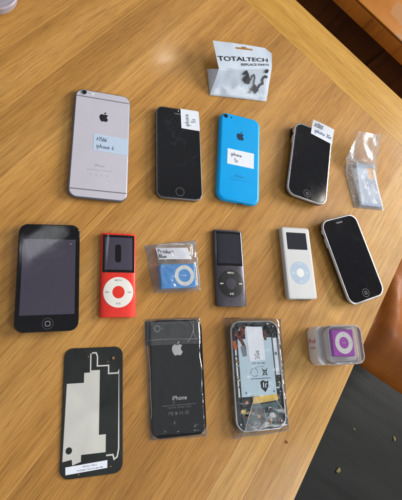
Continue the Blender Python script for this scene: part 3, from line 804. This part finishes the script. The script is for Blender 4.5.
def bag(name, label, loc_pts, hfun, mat, cat='plastic bag', nu=44, nv=44, seed=1.0, wr=.8, back=True, seam=True, group=None):
    """pillow bag over what is in it: loc_pts TL,TR,BR,BL on the table, hfun(x,y) height of the top film"""
    TL, TR, BR, BL = [Vector(p) for p in loc_pts]
    cx = sum(p.x for p in (TL, TR, BR, BL))/4; cy = sum(p.y for p in (TL, TR, BR, BL))/4
    t = thing(name, label, cat, (cx, cy, 0), 0, group)
    def xy(u, v):
        p = (TL*(1-u)+TR*u)*(1-v) + (BL*(1-u)+BR*u)*v; return p
    def top(u, v):
        p = xy(u, v); e = min(u, 1-u, v, 1-v)
        wx = nz(p.x, p.y, .11, seed)*1.0 + nz(p.x, p.y, .3, seed+5)*.45
        rid = abs(nz(p.x*.6+p.y, p.y*.5-p.x*.4, .07, seed+9))
        h = hfun(p.x, p.y) + wr*(.9*max(0, wx) + 1.3*max(0, .22-rid)*3)*sstep(e*14)
        ox = 1.2*nz(p.x, p.y, .08, seed+2)*(1-sstep(e*8)); oy = 1.2*nz(p.x, p.y, .08, seed+3)*(1-sstep(e*8))
        return (p.x-cx+ox, p.y-cy+oy, max(.25, h*sstep(e*18)+.25))
    sheet('film', top, nu, nv, mat, t, .04)
    if back:
        def bot(u, v):
            p = xy(u, v); return (p.x-cx, p.y-cy, .16)
        sheet('back_film', bot, 4, 4, mat, t, .05)
    if seam:
        for (u0, v0, u1, v1) in ((0, 0, 0, 1), (1, 0, 1, 1), (0, 1, 1, 1)):
            pts = [];
            for i in range(25):
                a = top(u0+(u1-u0)*i/24, v0+(v1-v0)*i/24); pts.append((a[0], a[1], a[2]+.06))
            tube('side_seam', pts, .13, 'film_edge', t, 6)
    return t, xy, top, cx, cy

def box_h(cx, cy, w, h, rot, z, fall=7):
    ca, sa = cos(R(-rot)), sin(R(-rot))
    def f(x, y):
        lx = ca*(x-cx)-sa*(y-cy); ly = sa*(x-cx)+ca*(y-cy)
        d = max(abs(lx)-w/2, abs(ly)-h/2, 0)
        return z*(1-sstep(d/fall))
    return f
hb = box_h(-32.8, -33, 42, 28, 3, 10.9, 9)
def hblue(x, y): return max(hb(x, y), 8.2*(1-sstep((max(-57-x, x+17, y-2, 0))/6)) if y > -20 else 0, .3)
t, xy, top, cx, cy = bag('zip_bag', 'small crinkled clear zip bag around the blue clip player', ((-69, 2.6), (-6, 12), (-3, -47.8), (-58, -51)), hblue, 'film_soft', seed=2.0, wr=1.5)
for dv in (.05, .085):
    tube('zip_strip', [(lambda a: (a[0], a[1], a[2]+.3))(top(.01+.98*i/30, dv)) for i in range(31)], .4, 'film_edge', t, 6)

# ------------------------------------------------------------------ loose back glass (inside up)
W_, H_ = 58.9, 116; fr = P(W_, H_)
pn = thing('phone_back_panel', 'loose phone back panel showing its inner side with silver foil and a barcode label', 'back panel', (-122, -164.8, 0), .5)
slab('glass', W_, H_, 8.5, [(.3, 0), (0, .3), (0, 1.1), (.3, 1.4)], 'foil_dark', pn, 0, 0, 10)
foil = [(.055, .285), (.155, .285), (.155, .292), (.33, .292), (.33, .225), (.43, .225), (.43, .075), (.45, .05), (.53, .05), (.545, .085), (.545, .162), (.76, .162), (.76, .225), (.94, .225), (.94, .16), (.965, .16), (.965, .87), (.89, .895), (.865, .845), (.77, .845), (.77, .65), (.655, .65), (.655, .205), (.565, .205), (.445, .205)]
f1 = [(.06, .29), (.33, .29), (.33, .212), (.425, .212), (.425, .055), (.445, .04), (.53, .04), (.56, .062), (.56, .145), (.75, .145), (.75, .218), (.905, .218), (.905, .20), (.935, .20), (.935, .89), (.86, .905), (.83, .86), (.73, .86), (.73, .815), (.34, .815), (.34, .875), (.215, .90), (.21, .865), (.035, .875)]
f1 = [(.055, .285), (.335, .285), (.335, .205), (.43, .205), (.43, .05), (.452, .05), (.452, .188), (.60, .188), (.60, .70), (.715, .70), (.715, .835), (.32, .835), (.32, .885), (.185, .905), (.175, .862), (.03, .872)]
plate('foil_sheet', poly(fr, f1), 1.38, 1.46, 'foil', pn)
trace = [(.465, .045), (.53, .045), (.555, .075), (.555, .155), (.75, .155), (.75, .222), (.915, .222), (.93, .20), (.93, .82), (.905, .88), (.855, .895), (.835, .86), (.73, .86)]
strokes('foil_trace', [poly(fr, trace)], 1.4, 1.39, 'foil', pn, None, .08)
disc('foil_hole', *fr(.125, .795), 3.0, 1.40, 1.50, 'foil_dark', pn, .01)
ring('camera_ring', *fr(.835, .095), 1.5, 2.4, 1.2, 1.9, 'foil_dark', pn)
disc('camera_window', *fr(.835, .095), 1.5, 1.2, 1.55, 'copper', pn, .05)
for u, v in ((.40, .075), (.735, .125), (.29, .975), (.80, .945)):
    disc('contact_dot', *fr(u, v), .7, 1.3, 1.5, 'copper', pn, .03, None, 16)
lb = plate('barcode_label', poly(fr, [(.08, .912), (.745, .895), (.745, .952), (.085, .968)]), 1.4, 1.5, 'paper', pn)
text('lettering', 'APN 821-1283-A', 1.9, *fr(.46, .921), 1.54, 'ink_blue', lb, 1.8)
text('lettering', 'DCK0487 1TR 8 GLS BLK 008', 1.9, *fr(.47, .945), 1.54, 'ink_blue', lb, 1.8)

# ------------------------------------------------------------------ black glass phone back in a bag
W_, H_ = 58.9, 115.6; fr = P(W_, H_)
ph = thing('phone_back_panel', 'glossy black phone back cover with a silver logo inside a tight clear bag', 'back panel', (-33.7, -138.5, .3), .4)
slab('glass', W_, H_, 8.8, [(.4, 0), (0, .3), (0, 2.2), (.3, 2.6), (.8, 2.75)], 'black_glass', ph, 0, 0, 10)
Z = 2.76
ring('camera_ring', *fr(.125, .075), 2.9, 3.5, 2.5, Z+.06, 'silver_print', ph)
disc('camera_lens', *fr(.125, .075), 2.9, 2.5, Z+.02, 'black_plastic', ph, .01)
disc('camera_flash', *fr(.225, .077), .8, 2.5, Z+.03, 'silver_dim', ph, .01)
x, y = fr(.5, .255)
multi('logo', path_polys(APPLE, x, y, 15), 2.6, Z+.03, 'silver_print', ph)
text('lettering', 'iPhone', 6.0, *fr(.51, .685), Z+.03, 'silver_print', ph, 0, 'CENTER', .04)
text('lettering', 'Designed by Apple in California  Assembled in China', 1.75, *fr(.5, .742), Z+.03, 'silver_dim', ph)
text('lettering', 'Model A1332   EMC 380A   FCC ID', 1.75, *fr(.5, .762), Z+.03, 'silver_dim', ph)
bx, by = fr(.5, .81)
def bin_mark(cx, cy, s):
    return [[(cx-.5*s, cy+.4*s), (cx-.35*s, cy-.6*s), (cx+.35*s, cy-.6*s), (cx+.5*s, cy+.4*s), (cx-.5*s, cy+.4*s)], [(cx-.7*s, cy-.8*s), (cx+.7*s, cy+.8*s)], [(cx-.7*s, cy+.8*s), (cx+.7*s, cy-.8*s)]]
def ce_mark(cx, cy, s): return [arc(cx, cy, .5*s, .6*s, 60, 300, 8), arc(cx+1.3*s, cy, .5*s, .6*s, 60, 300, 8), [(cx+.85*s, cy), (cx+1.3*s, cy)]]
strokes('regulatory_marks', [[(bx-11.5, by-1.5), (bx-11.5, by+1.5), (bx-9.7, by+1.5), (bx-9.7, by), (bx-11.5, by)], arc(bx-7.6, by, 1.3, 1.5, 50, 310, 8), arc(bx-7.4, by, .6, .8, 50, 310, 8)] + bin_mark(bx-3.4, by, 1.9) + ce_mark(bx+1, by, 1.9) + [arc(bx+8.4, by, 1.7, 1.7, 0, 360, 12), [(bx+8.4, by+.9), (bx+8.4, by-.4)], [(bx+5.4, by), (bx+6.2, by)]], .32, Z+.01, 'silver_dim', ph)
hp = box_h(-33.7, -138.5, 59, 116, .4, 3.5, 4)
t, xy, top, cx, cy = bag('clear_bag', 'clear film bag folded over the top of the black phone back cover', ((-69.5, -79), (-5.5, -77.5), (-2.6, -198.8), (-64.8, -197.5)), hp, 'film', seed=5.0, wr=.5, nu=50, nv=70)
def flap(u, v):
    a = top(u*.97+.012, .02+.215*v); return (a[0], a[1], a[2]+.3+.9*sin(pi*min(1, v*1.0))*(.4+.6*abs(nz(u*9, v*3, 1, 3))) + (.5 if v > .95 else 0))
sheet('folded_flap', flap, 50, 16, 'film_flap', t, .04)
def pt(u, v, dz=.35):
    a = top(u, v); return (a[0], a[1], a[2]+dz)
for ln in ([(.80, .02), (.845, .10), (.80, .17), (.70, .235)], [(.86, .03), (.84, .13), (.88, .2)], [(.02, .19), (.3, .185), (.6, .19), (.97, .195)], [(.05, .03), (.03, .2), (.045, .5), (.035, .9)]):
    pts = []
    for (u0, v0), (u1, v1) in zip(ln[:-1], ln[1:]):
        for i in range(6): pts.append(pt(u0+(u1-u0)*i/6, v0+(v1-v0)*i/6, 1.1 if v0 < .25 else .3))
    tube('film_crease', pts, .16, 'film_edge', t, 5)

# ------------------------------------------------------------------ opened phone body in a bag
W_, H_ = 61.6, 115.5; fr = P(W_, H_)
ph = thing('opened_phone', 'opened phone body showing its pale blue battery and circuitry in a clear bag', 'phone', (58.5, -140.5, .4), 0)
slab('tray', W_, H_, 12.5, [(12, 0), (5, .8), (1.5, 3), (.2, 5.6), (0, 6.4), (1.3, 6.4), (1.8, 5.2)], 'black_plastic', ph, 0, 0, 12)
ringo = [[(x, y, z) for x, y in rrect(W_-2*i, H_-2*i, 12.5-i, 12)] for i, z in ((-.1, 5.8), (-.1, 7.4), (.5, 8.1), (1.6, 8.1), (1.9, 7.4), (1.9, 5.8))]
v_, f_ = loft(ringo + ringo[:1], False); obj('bezel', v_, f_, 'chrome', ph, True, 40)
slab('circuit_board', W_-5, H_-5, 10, [(0, 4.8), (0, 5.6)], 'board', ph, 0, 0, 10)
bt = plate('battery', poly(fr, [(.14, .175), (.30, .175), (.30, .06), (.66, .06), (.66, .165), (.84, .165), (.855, .70), (.15, .70)]), 5.5, 7.2, 'battery', ph)
nt = plate('paper_note', poly(fr, [(.325, .055), (.665, .065), (.675, .375), (.355, .385)]), 7.2, 7.32, 'paper', ph)
strokes('handwriting', hand('3Gs', 6.0, *fr(.56, .37), 92), .6, 7.34, 'ink', nt)
text('lettering', '3.7V  4.51 Whr', 2.6, *fr(.40, .405), 7.24, 'black_ink', bt, 0, 'LEFT', .05)
text('lettering', 'Li-ion Polymer Battery', 1.6, *fr(.52, .435), 7.24, 'ink_blue', bt)
c = fr(.43, .485); marks = []
for k in range(3):
    a = 90+120*k; marks.append(arc(c[0], c[1], 4.3, 4.3, a+12, a+98, 6)); q = arc(c[0], c[1], 4.3, 4.3, a+98, a+98, 1)[0]
    marks += [[(q[0]+1.2*cos(R(a+140)), q[1]+1.2*sin(R(a+140))), q, (q[0]+1.2*cos(R(a+40)), q[1]+1.2*sin(R(a+40)))]]
strokes('recycling_mark', marks, .5, 7.22, 'band_grey', bt)
c = fr(.645, .487)
strokes('bin_mark', bin_mark(c[0], c[1], 4.6), .75, 7.22, 'black_ink', bt)
strokes('small_print', [[(fr(.36+.045*i, .543)[0], fr(0, .543)[1]), (fr(.36+.045*i, .543)[0]+1.7, fr(0, .545)[1])] for i in range(9)], .9, 7.22, 'ink_blue', bt)
c = fr(.615, .615); s = 6.6
sh = [(c[0]-s*.75, c[1]+s*.75), (c[0]-s*.2, c[1]+s*.95), (c[0]+s*.35, c[1]+s*.7), (c[0]+s*.8, c[1]+s*.85), (c[0]+s*.72, c[1]-s*.1), (c[0]+s*.1, c[1]-s*.95), (c[0]-s*.65, c[1]-s*.25)]
sm = plate('warning_emblem', sh, 7.2, 7.26, 'black_ink', bt)
multi('emblem_detail', [[(c[0]-s*.25, c[1]+s*.6), (c[0]-s*.05, c[1]+s*.65), (c[0]-s*.1, c[1]-s*.3), (c[0]-s*.3, c[1]-s*.1)], [(c[0]+s*.15, c[1]+s*.4), (c[0]+s*.55, c[1]+s*.5), (c[0]+s*.3, c[1]+s*.1), (c[0]+s*.35, c[1]-s*.25), (c[0]+s*.1, c[1]-s*.2)]], 7.25, 7.3, 'battery', sm)
for u in (.24, .80): strokes('small_print', [arc(*fr(u, .665), .8, .8, 0, 360, 6)], .7, 7.22, 'ink_blue', bt)
rn = random.Random(11)
def bits(name, u0, u1, v0, v1, n, mats, smin, smax, zr=(5.7, 7.2)):
    for k in range(n):
        u, v = rn.uniform(u0, u1), rn.uniform(v0, v1); x, y = fr(u, v)
        slab(name, rn.uniform(smin, smax), rn.uniform(smin, smax), .3, [(0, 5.4), (0, rn.uniform(*zr)), (.15, 7.25)], rn.choice(mats), ph, x, y, 2)
bits('connector', .10, .30, .05, .10, 5, ['flex_dark', 'board', 'white_plastic'], 2.5, 5)
bits('connector', .36, .62, .025, .052, 4, ['flex_dark', 'board', 'board_teal'], 3, 6)
bits('camera_module', .76, .80, .085, .09, 1, ['flex_dark'], 9, 9)
disc('camera_lens', *fr(.78, .088), 2.6, 6, 7.5, 'black_glass', ph, .2)
bits('connector', .68, .93, .04, .15, 7, ['flex_dark', 'board', 'grey_flex'], 2.5, 6)
plate('side_strip', poly(fr, [(.872, .17), (.955, .17), (.965, .52), (.88, .52)]), 5.5, 6.9, 'paper', ph)
multi('code_square', [rect(*fr(.885, .335), *fr(.935, .305))], 6.85, 7.0, 'grey_flex', ph)
bits('connector', .885, .955, .54, .70, 7, ['grey_flex', 'white_plastic', 'flex_yellow', 'flex_dark'], 1.8, 4)
bits('connector', .08, .30, .06, .16, 12, ['flex_dark', 'copper', 'steel', 'flex_red', 'board'], 1.2, 3.2, (6.5, 8.0))
bits('connector', .06, .13, .20, .62, 14, ['flex_dark', 'copper', 'steel', 'flex_orange', 'board', 'white_plastic'], 1.0, 2.6)
bits('connector', .66, .93, .03, .16, 14, ['flex_dark', 'steel', 'board', 'grey_flex', 'copper', 'board_teal'], 1.2, 3.4, (6.2, 7.6))
bits('connector', .88, .95, .53, .76, 14, ['grey_flex', 'steel', 'copper', 'flex_dark', 'flex_yellow', 'board_teal'], 1.0, 2.8)
bits('connector', .14, .86, .80, .95, 19, ['board', 'steel', 'copper', 'flex_dark', 'board_teal', 'grey_flex', 'flex_orange'], 1.2, 4.2, (6.4, 7.4))
def ribb(name, pts, w, mat, z=7.3):
    q = [fr(*p) for p in pts]
    L = []; Rr = []
    for i, (x, y) in enumerate(q):
        a = q[max(i-1, 0)]; b = q[min(i+1, len(q)-1)]; dx, dy = b[0]-a[0], b[1]-a[1]; l = math.hypot(dx, dy)
        L.append((x-dy/l*w/2, y+dx/l*w/2)); Rr.append((x+dy/l*w/2, y-dx/l*w/2))
    return plate(name, L + Rr[::-1], z-.25, z, mat, ph)
ribb('flex_strip', [(.20, .07), (.27, .09), (.24, .15), (.16, .17)], 4.5, 'flex_red', 7.35)
ribb('flex_strip', [(.10, .10), (.15, .15), (.22, .19), (.27, .25), (.275, .31)], 3.6, 'flex_red', 7.45)
ribb('flex_strip', [(.235, .24), (.25, .28), (.27, .335)], 5.0, 'grey_flex', 7.6)
ribb('flex_strip', [(.07, .19), (.085, .24), (.08, .27)], 4.6, 'flex_orange', 7.3)
ribb('flex_strip', [(.69, .10), (.72, .14), (.71, .19)], 3.0, 'flex_red', 7.4)
ribb('rail_strip', [(.095, .22), (.10, .45), (.11, .70)], 2.0, 'white_plastic', 6.4)
plate('yellow_tape', poly(fr, [(.36, .705), (.86, .69), (.87, .745), (.36, .765)]), 5.5, 7.25, 'flex_yellow', ph)
plate('square_connector', poly(fr, [(.14, .715), (.335, .71), (.335, .785), (.145, .79)]), 5.5, 7.2, 'flex_dark', ph)
disc('orange_dot', *fr(.235, .748), 1.9, 7.1, 7.4, 'flex_orange', ph, .1)
plate('lower_board', poly(fr, [(.14, .80), (.36, .79), (.36, .775), (.87, .76), (.86, .93), (.75, .965), (.25, .965), (.15, .93)]), 5.4, 6.6, 'board_teal', ph)
bits('connector', .16, .34, .81, .90, 5, ['flex_orange', 'flex_dark', 'flex_yellow'], 3, 6)
bits('connector', .42, .8, .82, .93, 7, ['board', 'grey_flex', 'flex_dark', 'board_teal'], 3, 7)
bits('dock_connector', .5, .501, .955, .956, 1, ['flex_dark'], 12, 6)
for u, v in ((.08, .055), (.9, .06), (.94, .5), (.1, .93), (.9, .93), (.12, .42)):
    disc('screw', *fr(u, v), 1.0, 6, 7.2, 'steel', ph, .15, None, 14)
hi = box_h(58.5, -140.5, 62, 116, 0, 9.2, 5)
t, xy, top, cx, cy = bag('clear_bag', 'clear bag with a creased open end around the opened phone body', ((24.0, -78.5), (98.5, -80.5), (95.5, -201.5), (26.5, -204)), hi, 'film', seed=8.0, wr=.7, nu=50, nv=70)
def tri(name, pts, mat, dz):
    # small folded piece of film lying on the bag
    A, B, C = pts
    def fn(u, v):
        a = (A[0]*(1-v)+(B[0]*(1-u)+C[0]*u)*v, A[1]*(1-v)+(B[1]*(1-u)+C[1]*u)*v); q = top(*a); return (q[0], q[1], q[2]+dz+.8*sin(pi*v))
    return sheet(name, fn, 12, 12, mat, t, .05)
tri('film_fold', [(.37, .66), (.10, .97), (.62, .93)], 'film_soft', .4)
tri('film_fold', [(.70, .70), (.45, .97), (.97, .93)], 'film', .3)
for a, b in (((.37, .66), (.12, .97)), ((.60, .84), (.30, .985)), ((.70, .70), (.97, .93))):
    tube('film_crease', [pt_ for pt_ in [(lambda q: (q[0], q[1], q[2]+1.0))(top(a[0]+(b[0]-a[0])*i/12, a[1]+(b[1]-a[1])*i/12)) for i in range(13)]], .35, 'film_edge', t, 6)

# ------------------------------------------------------------------ purple player in its clear box
cs = thing('display_case', 'clear plastic display box holding the purple clip player near the table edge', 'plastic case', (162, -113, 0), 0)
slab('tray', 58, 45, 9, [(2.0, .1), (.6, .8), (0, 2.5), (0.6, 15), (1.2, 17.4)], 'case_tray', cs, -1, 0, 10)
def shell(name, w, h, r, lv_out, lv_in, mat, parent, x=0, y=0):
    loops = [[(px+x, py+y, z) for px, py in rrect(w-2*i, h-2*i, max(r-i, .5), 10)] for i, z in lv_out + lv_in]
    v, f = loft(loops, False); n = len(loops[0])
    return obj(name, v, f, mat, parent, True, 40)
shell('lid_wall', 51.5, 45.4, 9.5, [(0, 17.6), (0, 18.4), (0.2, 28), (.8, 30.6), (2.2, 32)], [(3.2, 32), (2.2, 30), (1.4, 28), (1.2, 17.6)], 'case_wall', cs, 2.2, 0)
slab('lid_top', 47.4, 41.3, 7.4, [(.4, 31.3), (0, 31.6), (0, 31.9), (.4, 32.1)], 'case_clear', cs, 2.2, 0, 10)
slab('platform', 40, 38, 5, [(0, 17.4), (0, 18.6), (.5, 19)], 'white_plastic', cs, 2.2, 0, 8)
side = lambda x, y, z: (-29.6+.2*z*0, x, y)
def onside(x, y, z): return (-30.15 + .048*max(0, x-2.5), y, x)
text('lettering', 'iPod', 7.6, 9.8, 5.2, 0, 'pink_print', cs, 0, 'CENTER', .06, 1, onside)
text('lettering', 'shuffle', 4.4, 10.2, -2.4, 0, 'pink_pale', cs, 0, 'CENTER', .02, 1, onside)
pl = thing('media_player', 'small purple clip music player with a white control ring inside the clear box', 'media player', (163.6, -111, 19.1), -2)
slab('body', 30, 30.5, 1.6, [(.6, 0), (0, .5), (0, 7.4), (.3, 8), (.8, 8.3)], 'purple_metal', pl)
ring('control_ring', 1, 0, 6.6, 12.4, 8.1, 8.42, 'white_plastic', pl)
disc('centre_button', 1, 0, 6.5, 8.0, 8.4, 'purple_metal', pl, .1)
ctrl_marks((1, 0), 9.6, pl, 'print_grey', 8.44)
multi('play_mark', [circ(1-1.4, 0, .6, 12), circ(1+1.4, 0, .6, 12)], 8.35, 8.43, 'white_plastic', pl)

# ------------------------------------------------------------------ battery in a bent clear bag
pk = thing('phone_battery', 'grey blue phone battery with a peach sticker in a bent clear bag', 'battery', (259.5, 105.5, 1.0), -2)
slab('cell', 34, 66, 1.5, [(.5, 0), (0, .5), (0, 3.2), (.5, 3.7)], 'dark_battery', pk, 2, 0, 4)
plate('top_label', rect(-14.6, 8, 18.4, 32.4), 3.65, 3.8, 'paper_blue', pk)
plate('sticker', rect(3.5, 9, 17.2, 27), 3.78, 3.9, 'sticker_peach', pk)
plate('side_label', rect(-14.8, -32.4, -9.5, 8), 3.65, 3.8, 'paper_blue', pk)
plate('side_label', rect(14.6, -32.4, 18.6, 8), 3.65, 3.8, 'paper_blue', pk)
text('lettering', '3.7V Li-ion', 2.6, 2, -8, 3.82, 'silver_print', pk, 90)
text('lettering', '1420 mAh', 2.0, 7, -12, 3.82, 'silver_print', pk, 90)
strokes('small_print', [arc(9.5, -19, 2.2, 2.2, 0, 360, 10), arc(9.5, -25, 1.8, 1.8, 0, 360, 10)], .4, 3.78, 'silver_print', pk)
bb = thing('clear_bag', 'bent clear bag holding a battery, its empty half standing up', 'plastic bag', (259, 125, 0), 0)
def batbag(u, v, off=0.0):
    if v < .42:      # raised empty half
        k = v/.42; A = Vector((244.5, 179, 22)); B = Vector((287, 181, 20)); C = Vector((226, 141, 9)); D = Vector((279.5, 138, 8.5))
        p = (A*(1-u)+B*u)*(1-k) + (C*(1-u)+D*u)*k
        p.z += 2.0*nz(p.x, p.y, .06, 4) + 1.2*sin(pi*k)
    else:
        k = (v-.42)/.58; C = Vector((226, 141, 9)); D = Vector((279.5, 138, 8.5)); E_ = Vector((233.5, 69.5, .6)); F_ = Vector((285.5, 69, .5))
        p = (C*(1-u)+D*u)*(1-k) + (E_*(1-u)+F_*u)*k
        inside = sstep(min(u, 1-u)*9)*sstep((1-k)*14)
        p.z = max(p.z*(1-sstep(k*2.2)), 5.4*inside + .3) + .35*nz(p.x, p.y, .09, 2)*inside
    p.z -= off*(1.0 if v < .5 else (max(0, p.z-.5)/max(off, .1) if off else 0))
    return (p.x-259, p.y-125, max(p.z, .2))
sheet('film', lambda u, v: batbag(u, v), 36, 60, 'film_battery', bb, .05)
sheet('back_film', lambda u, v: batbag(u, v, 1.0), 24, 40, 'film', bb, .05)
for u in (.0, 1.0, .16, .86):
    tube('side_seam', [(lambda q: (q[0], q[1], q[2]+.1))(batbag(u, i/40)) for i in range(41)], .35, 'film_edge', bb, 6)
tube('side_seam', [(lambda q: (q[0], q[1], q[2]+.1))(batbag(i/20, .42)) for i in range(21)], .3, 'film_edge', bb, 6)

# ------------------------------------------------------------------ folded retail bag with flex cable
rb = thing('retail_bag', 'white folded retail bag with black lettering and a hang hole, standing on its bent base', 'plastic bag', (68, 235, 0), 0)
FL, FR_ = Vector((22.8, 214.2, 1)), Vector((109.5, 219.0, 1)); CL, CR = Vector((29.8, 244.6, 20)), Vector((112.5, 264, 20))
TL, TR = Vector((22.5, 287, 22)), Vector((112.0, 290, 25))
OFF = Vector((68, 235, 0))
def lower(u, v, dz=0.0):   # v 0 fold -> 1 crease
    p = (FL*(1-u)+FR_*u)*(1-v) + (CL*(1-u)+CR*u)*v
    p = p + Vector((0, -.7, 1))*(2.0*sin(pi*v)*sin(pi*u) + .7*nz(p.x, p.y, .08, 6)) - OFF; p.z = max(.5, p.z); return (p.x, p.y, p.z+dz)
def upper(u, v, dz=0.0):   # v 0 crease -> 1 top
    p = (CL*(1-u)+CR*u)*(1-v) + (TL*(1-u)+TR*u)*v
    if u > .88: p.y -= (u-.88)*60*v; p.x -= (u-.88)*5*v
    p.z += 1.2*sin(pi*u)*v + .5*nz(p.x, p.y, .07, 2); p = p - OFF; return (p.x, p.y, p.z+dz)
sheet('front_panel', lambda u, v: lower(u, v), 24, 16, 'bag_white', rb, .25)
# header with a slotted hang hole
def header():
    bm = bmesh.new(); W0, H0 = 84.0, 40.0
    def loopv(pts):
        vs = [bm.verts.new((x, y, 0)) for x, y in pts]
        return [bm.edges.new((vs[i], vs[(i+1) % len(vs)])) for i in range(len(vs))]
    per = [(W0*i/40, 0) for i in range(40)] + [(W0, H0*i/14) for i in range(14)] + [(W0*(1-i/40), H0) for i in range(40)] + [(0, H0*(1-i/14)) for i in range(14)]
    hx, hy = 42.5, 32.8
    slot = [(hx-12, hy-1.6), (hx-4, hy-1.6), (hx-2, hy-1.6), (hx+2, hy-1.6), (hx+4, hy-1.6), (hx+12, hy-1.6), (hx+13.2, hy), (hx+12, hy+1.3), (hx+4.5, hy+1.4), (hx+2.6, hy+3.4), (hx-2.6, hy+3.4), (hx-4.5, hy+1.4), (hx-12, hy+1.3), (hx-13.2, hy)]
    e = loopv(per) + loopv(slot)
    bmesh.ops.triangle_fill(bm, use_beauty=True, use_dissolve=False, edges=e)
    for _ in range(2): bmesh.ops.subdivide_edges(bm, edges=[q for q in bm.edges if q.calc_length() > 6], cuts=1)
    bmesh.ops.triangulate(bm, faces=bm.faces)
    bmesh.ops.solidify(bm, geom=bm.faces[:], thickness=.25)
    V = [upper(v.co.x/W0, v.co.y/H0, v.co.z) for v in bm.verts]; bm.verts.index_update()
    F = [tuple(q.index for q in f.verts) for f in bm.faces]; bm.free()
    return obj('header_panel', V, F, 'bag_white', rb, True, 60)
hd = header()
def base(u, v):
    A, B = FL, FR_; C, D = Vector((20.9, 255, 1.0)), Vector((108, 262, 1.0))
    p = (A*(1-u)+B*u)*(1-v) + (C*(1-u)+D*u)*v - OFF; return (p.x, p.y, .6 + .5*abs(nz(p.x, p.y, .06, 9)))
sheet('base_panel', base, 12, 10, 'bag_white', rb, .25)
def gusset(u, v):          # side web between base and front panel
    A = Vector((20.9, 255, 1.0)); p = (FL*(1-v)+CL*v)*(1-u) + (FL*(1-v)+A*v)*u - OFF
    p.x -= 2.0*sin(pi*u)*v; return (p.x, p.y, max(.7, p.z))
sheet('side_gusset', gusset, 8, 10, 'bag_white', rb, .2)
sheet('clear_pocket', lambda u, v: (lambda q: (q[0], q[1]-1.2, q[2]+1.2+1.0*sin(pi*u)*sin(pi*v)))(lower(.04+.93*u, .03+.95*v)), 24, 16, 'film', rb, .05)
def onup(x, y, z): return upper(x/84.0, y/40.0, .75)
def onlow(x, y, z): return (lambda q: (q[0], q[1]-.3, q[2]+.5))(lower(x/84.0, y/40.0))
text('lettering', 'TOTALTECH', 9.8, 40, 14.0, 0, 'black_ink', hd, 0, 'CENTER', .10, 1.36, onup)
text('lettering', 'TM', 2.4, 75.5, 18, 0, 'black_ink', hd, 0, 'CENTER', 0, 1, onup)
text('lettering', 'REPLACE PARTS', 5.6, 57, 4.6, 0, 'black_ink', hd, -1, 'CENTER', .08, 1.12, onup)
fx = thing('flex_cable', 'small black curled flex cable inside the white retail bag', 'cable', (68, 235, 0), 0)
def oncab(x, y, z): return (lambda q: (q[0], q[1]-.6, q[2]+.8+z))(lower(x/84.0, y/40.0))
def cab(name, pts, w):
    V = []
    polys = ribbon([pts], w); multi(name, polys, 0, .5, 'flex_dark', fx, oncab)
cab('cable_strip', [(40, 32), (43, 35), (46, 31), (48, 26), (50, 24)], 3.2)
cab('cable_strip', [(44, 28), (42, 25), (46, 22), (50, 21), (48, 25)], 4.0)
cab('cable_strip', [(52, 24), (53, 29), (56, 31), (58, 27), (58, 20), (62, 15)], 1.4)
cab('cable_strip', [(62, 15), (57, 12), (60, 17), (66, 12), (63, 9)], 3.4)
cab('cable_strip', [(66, 14), (69, 19), (73, 20), (71, 25), (74, 29), (78, 28)], 2.4)
multi('cable_connector', [rrect(1, 1, .2, 2)] and [[(x+76, y+35) for x, y in rrect(5, 4, 1.5, 4)], [(x+55.5, y+9) for x, y in rrect(3, 3, .8, 3)], [(x+61, y+13) for x, y in rrect(7, 5, 1, 3)]], 0, .8, 'flex_dark', fx, oncab)

# ------------------------------------------------------------------ small stuff
tr = thing('plastic_tray', 'pale grey rounded plastic tray poking in at the far corner of the table', 'tray', (-320, 335, 0), 4)
slab('tray_body', 180, 130, 28, [(6, 0.2), (1, 4), (0, 14), (1.5, 16), (4, 16)], 'plastic_grey', tr, 0, 0, 12)
slab('rim', 172, 122, 26, [(0, 15.9), (0, 16.6), (2, 17)], 'plastic_grey', tr, 0, 0, 12)
def crumb(label, x, y, z, s, mat, name='crumb', seed=0):
    bm = bmesh.new(); bmesh.ops.create_icosphere(bm, subdivisions=2, radius=1)
    V = []
    for v in bm.verts:
        k = 1 + .45*noise.noise(v.co*1.3 + Vector((seed, 0, 0))); V.append((v.co.x*s*k, v.co.y*s*1.5*k, max(-.05, (v.co.z+.7))*s*.5*k))
    bm.verts.index_update(); F = [tuple(q.index for q in f.verts) for f in bm.faces]; bm.free()
    o = obj(name, V, F, mat, None, True, 60); o.location = (x*MM, y*MM, z*MM); o.rotation_euler = (0, 0, seed)
    return tag(o, label, 'crumb')
crumb('small brown crumb on the oak below the opened phone', 91.3, -212.8, 0.05, 1.3, 'crumb_brown', seed=1)
crumb('pale crumb on the dark floor nearest the table edge', 673, -433, -749.9, 5.5, 'crumb', seed=2)
crumb('pale crumb on the dark floor at the right, below the leather chair', 882, -372, -749.9, 4.5, 'crumb', seed=3)
crumb('tiny pale speck on the dark floor between the chair and the table edge', 745, -335, -749.9, 2.5, 'crumb', seed=4)

for o in COL.objects:      # repeats share a group
    if o.parent is None and 'category' in o:
        g = {'phone': 'smartphones laid out on the table', 'media player': 'music players laid out on the table', 'crumb': 'crumbs', 'back panel': 'loose phone back panels'}.get(o['category'])
        if g: o['group'] = g
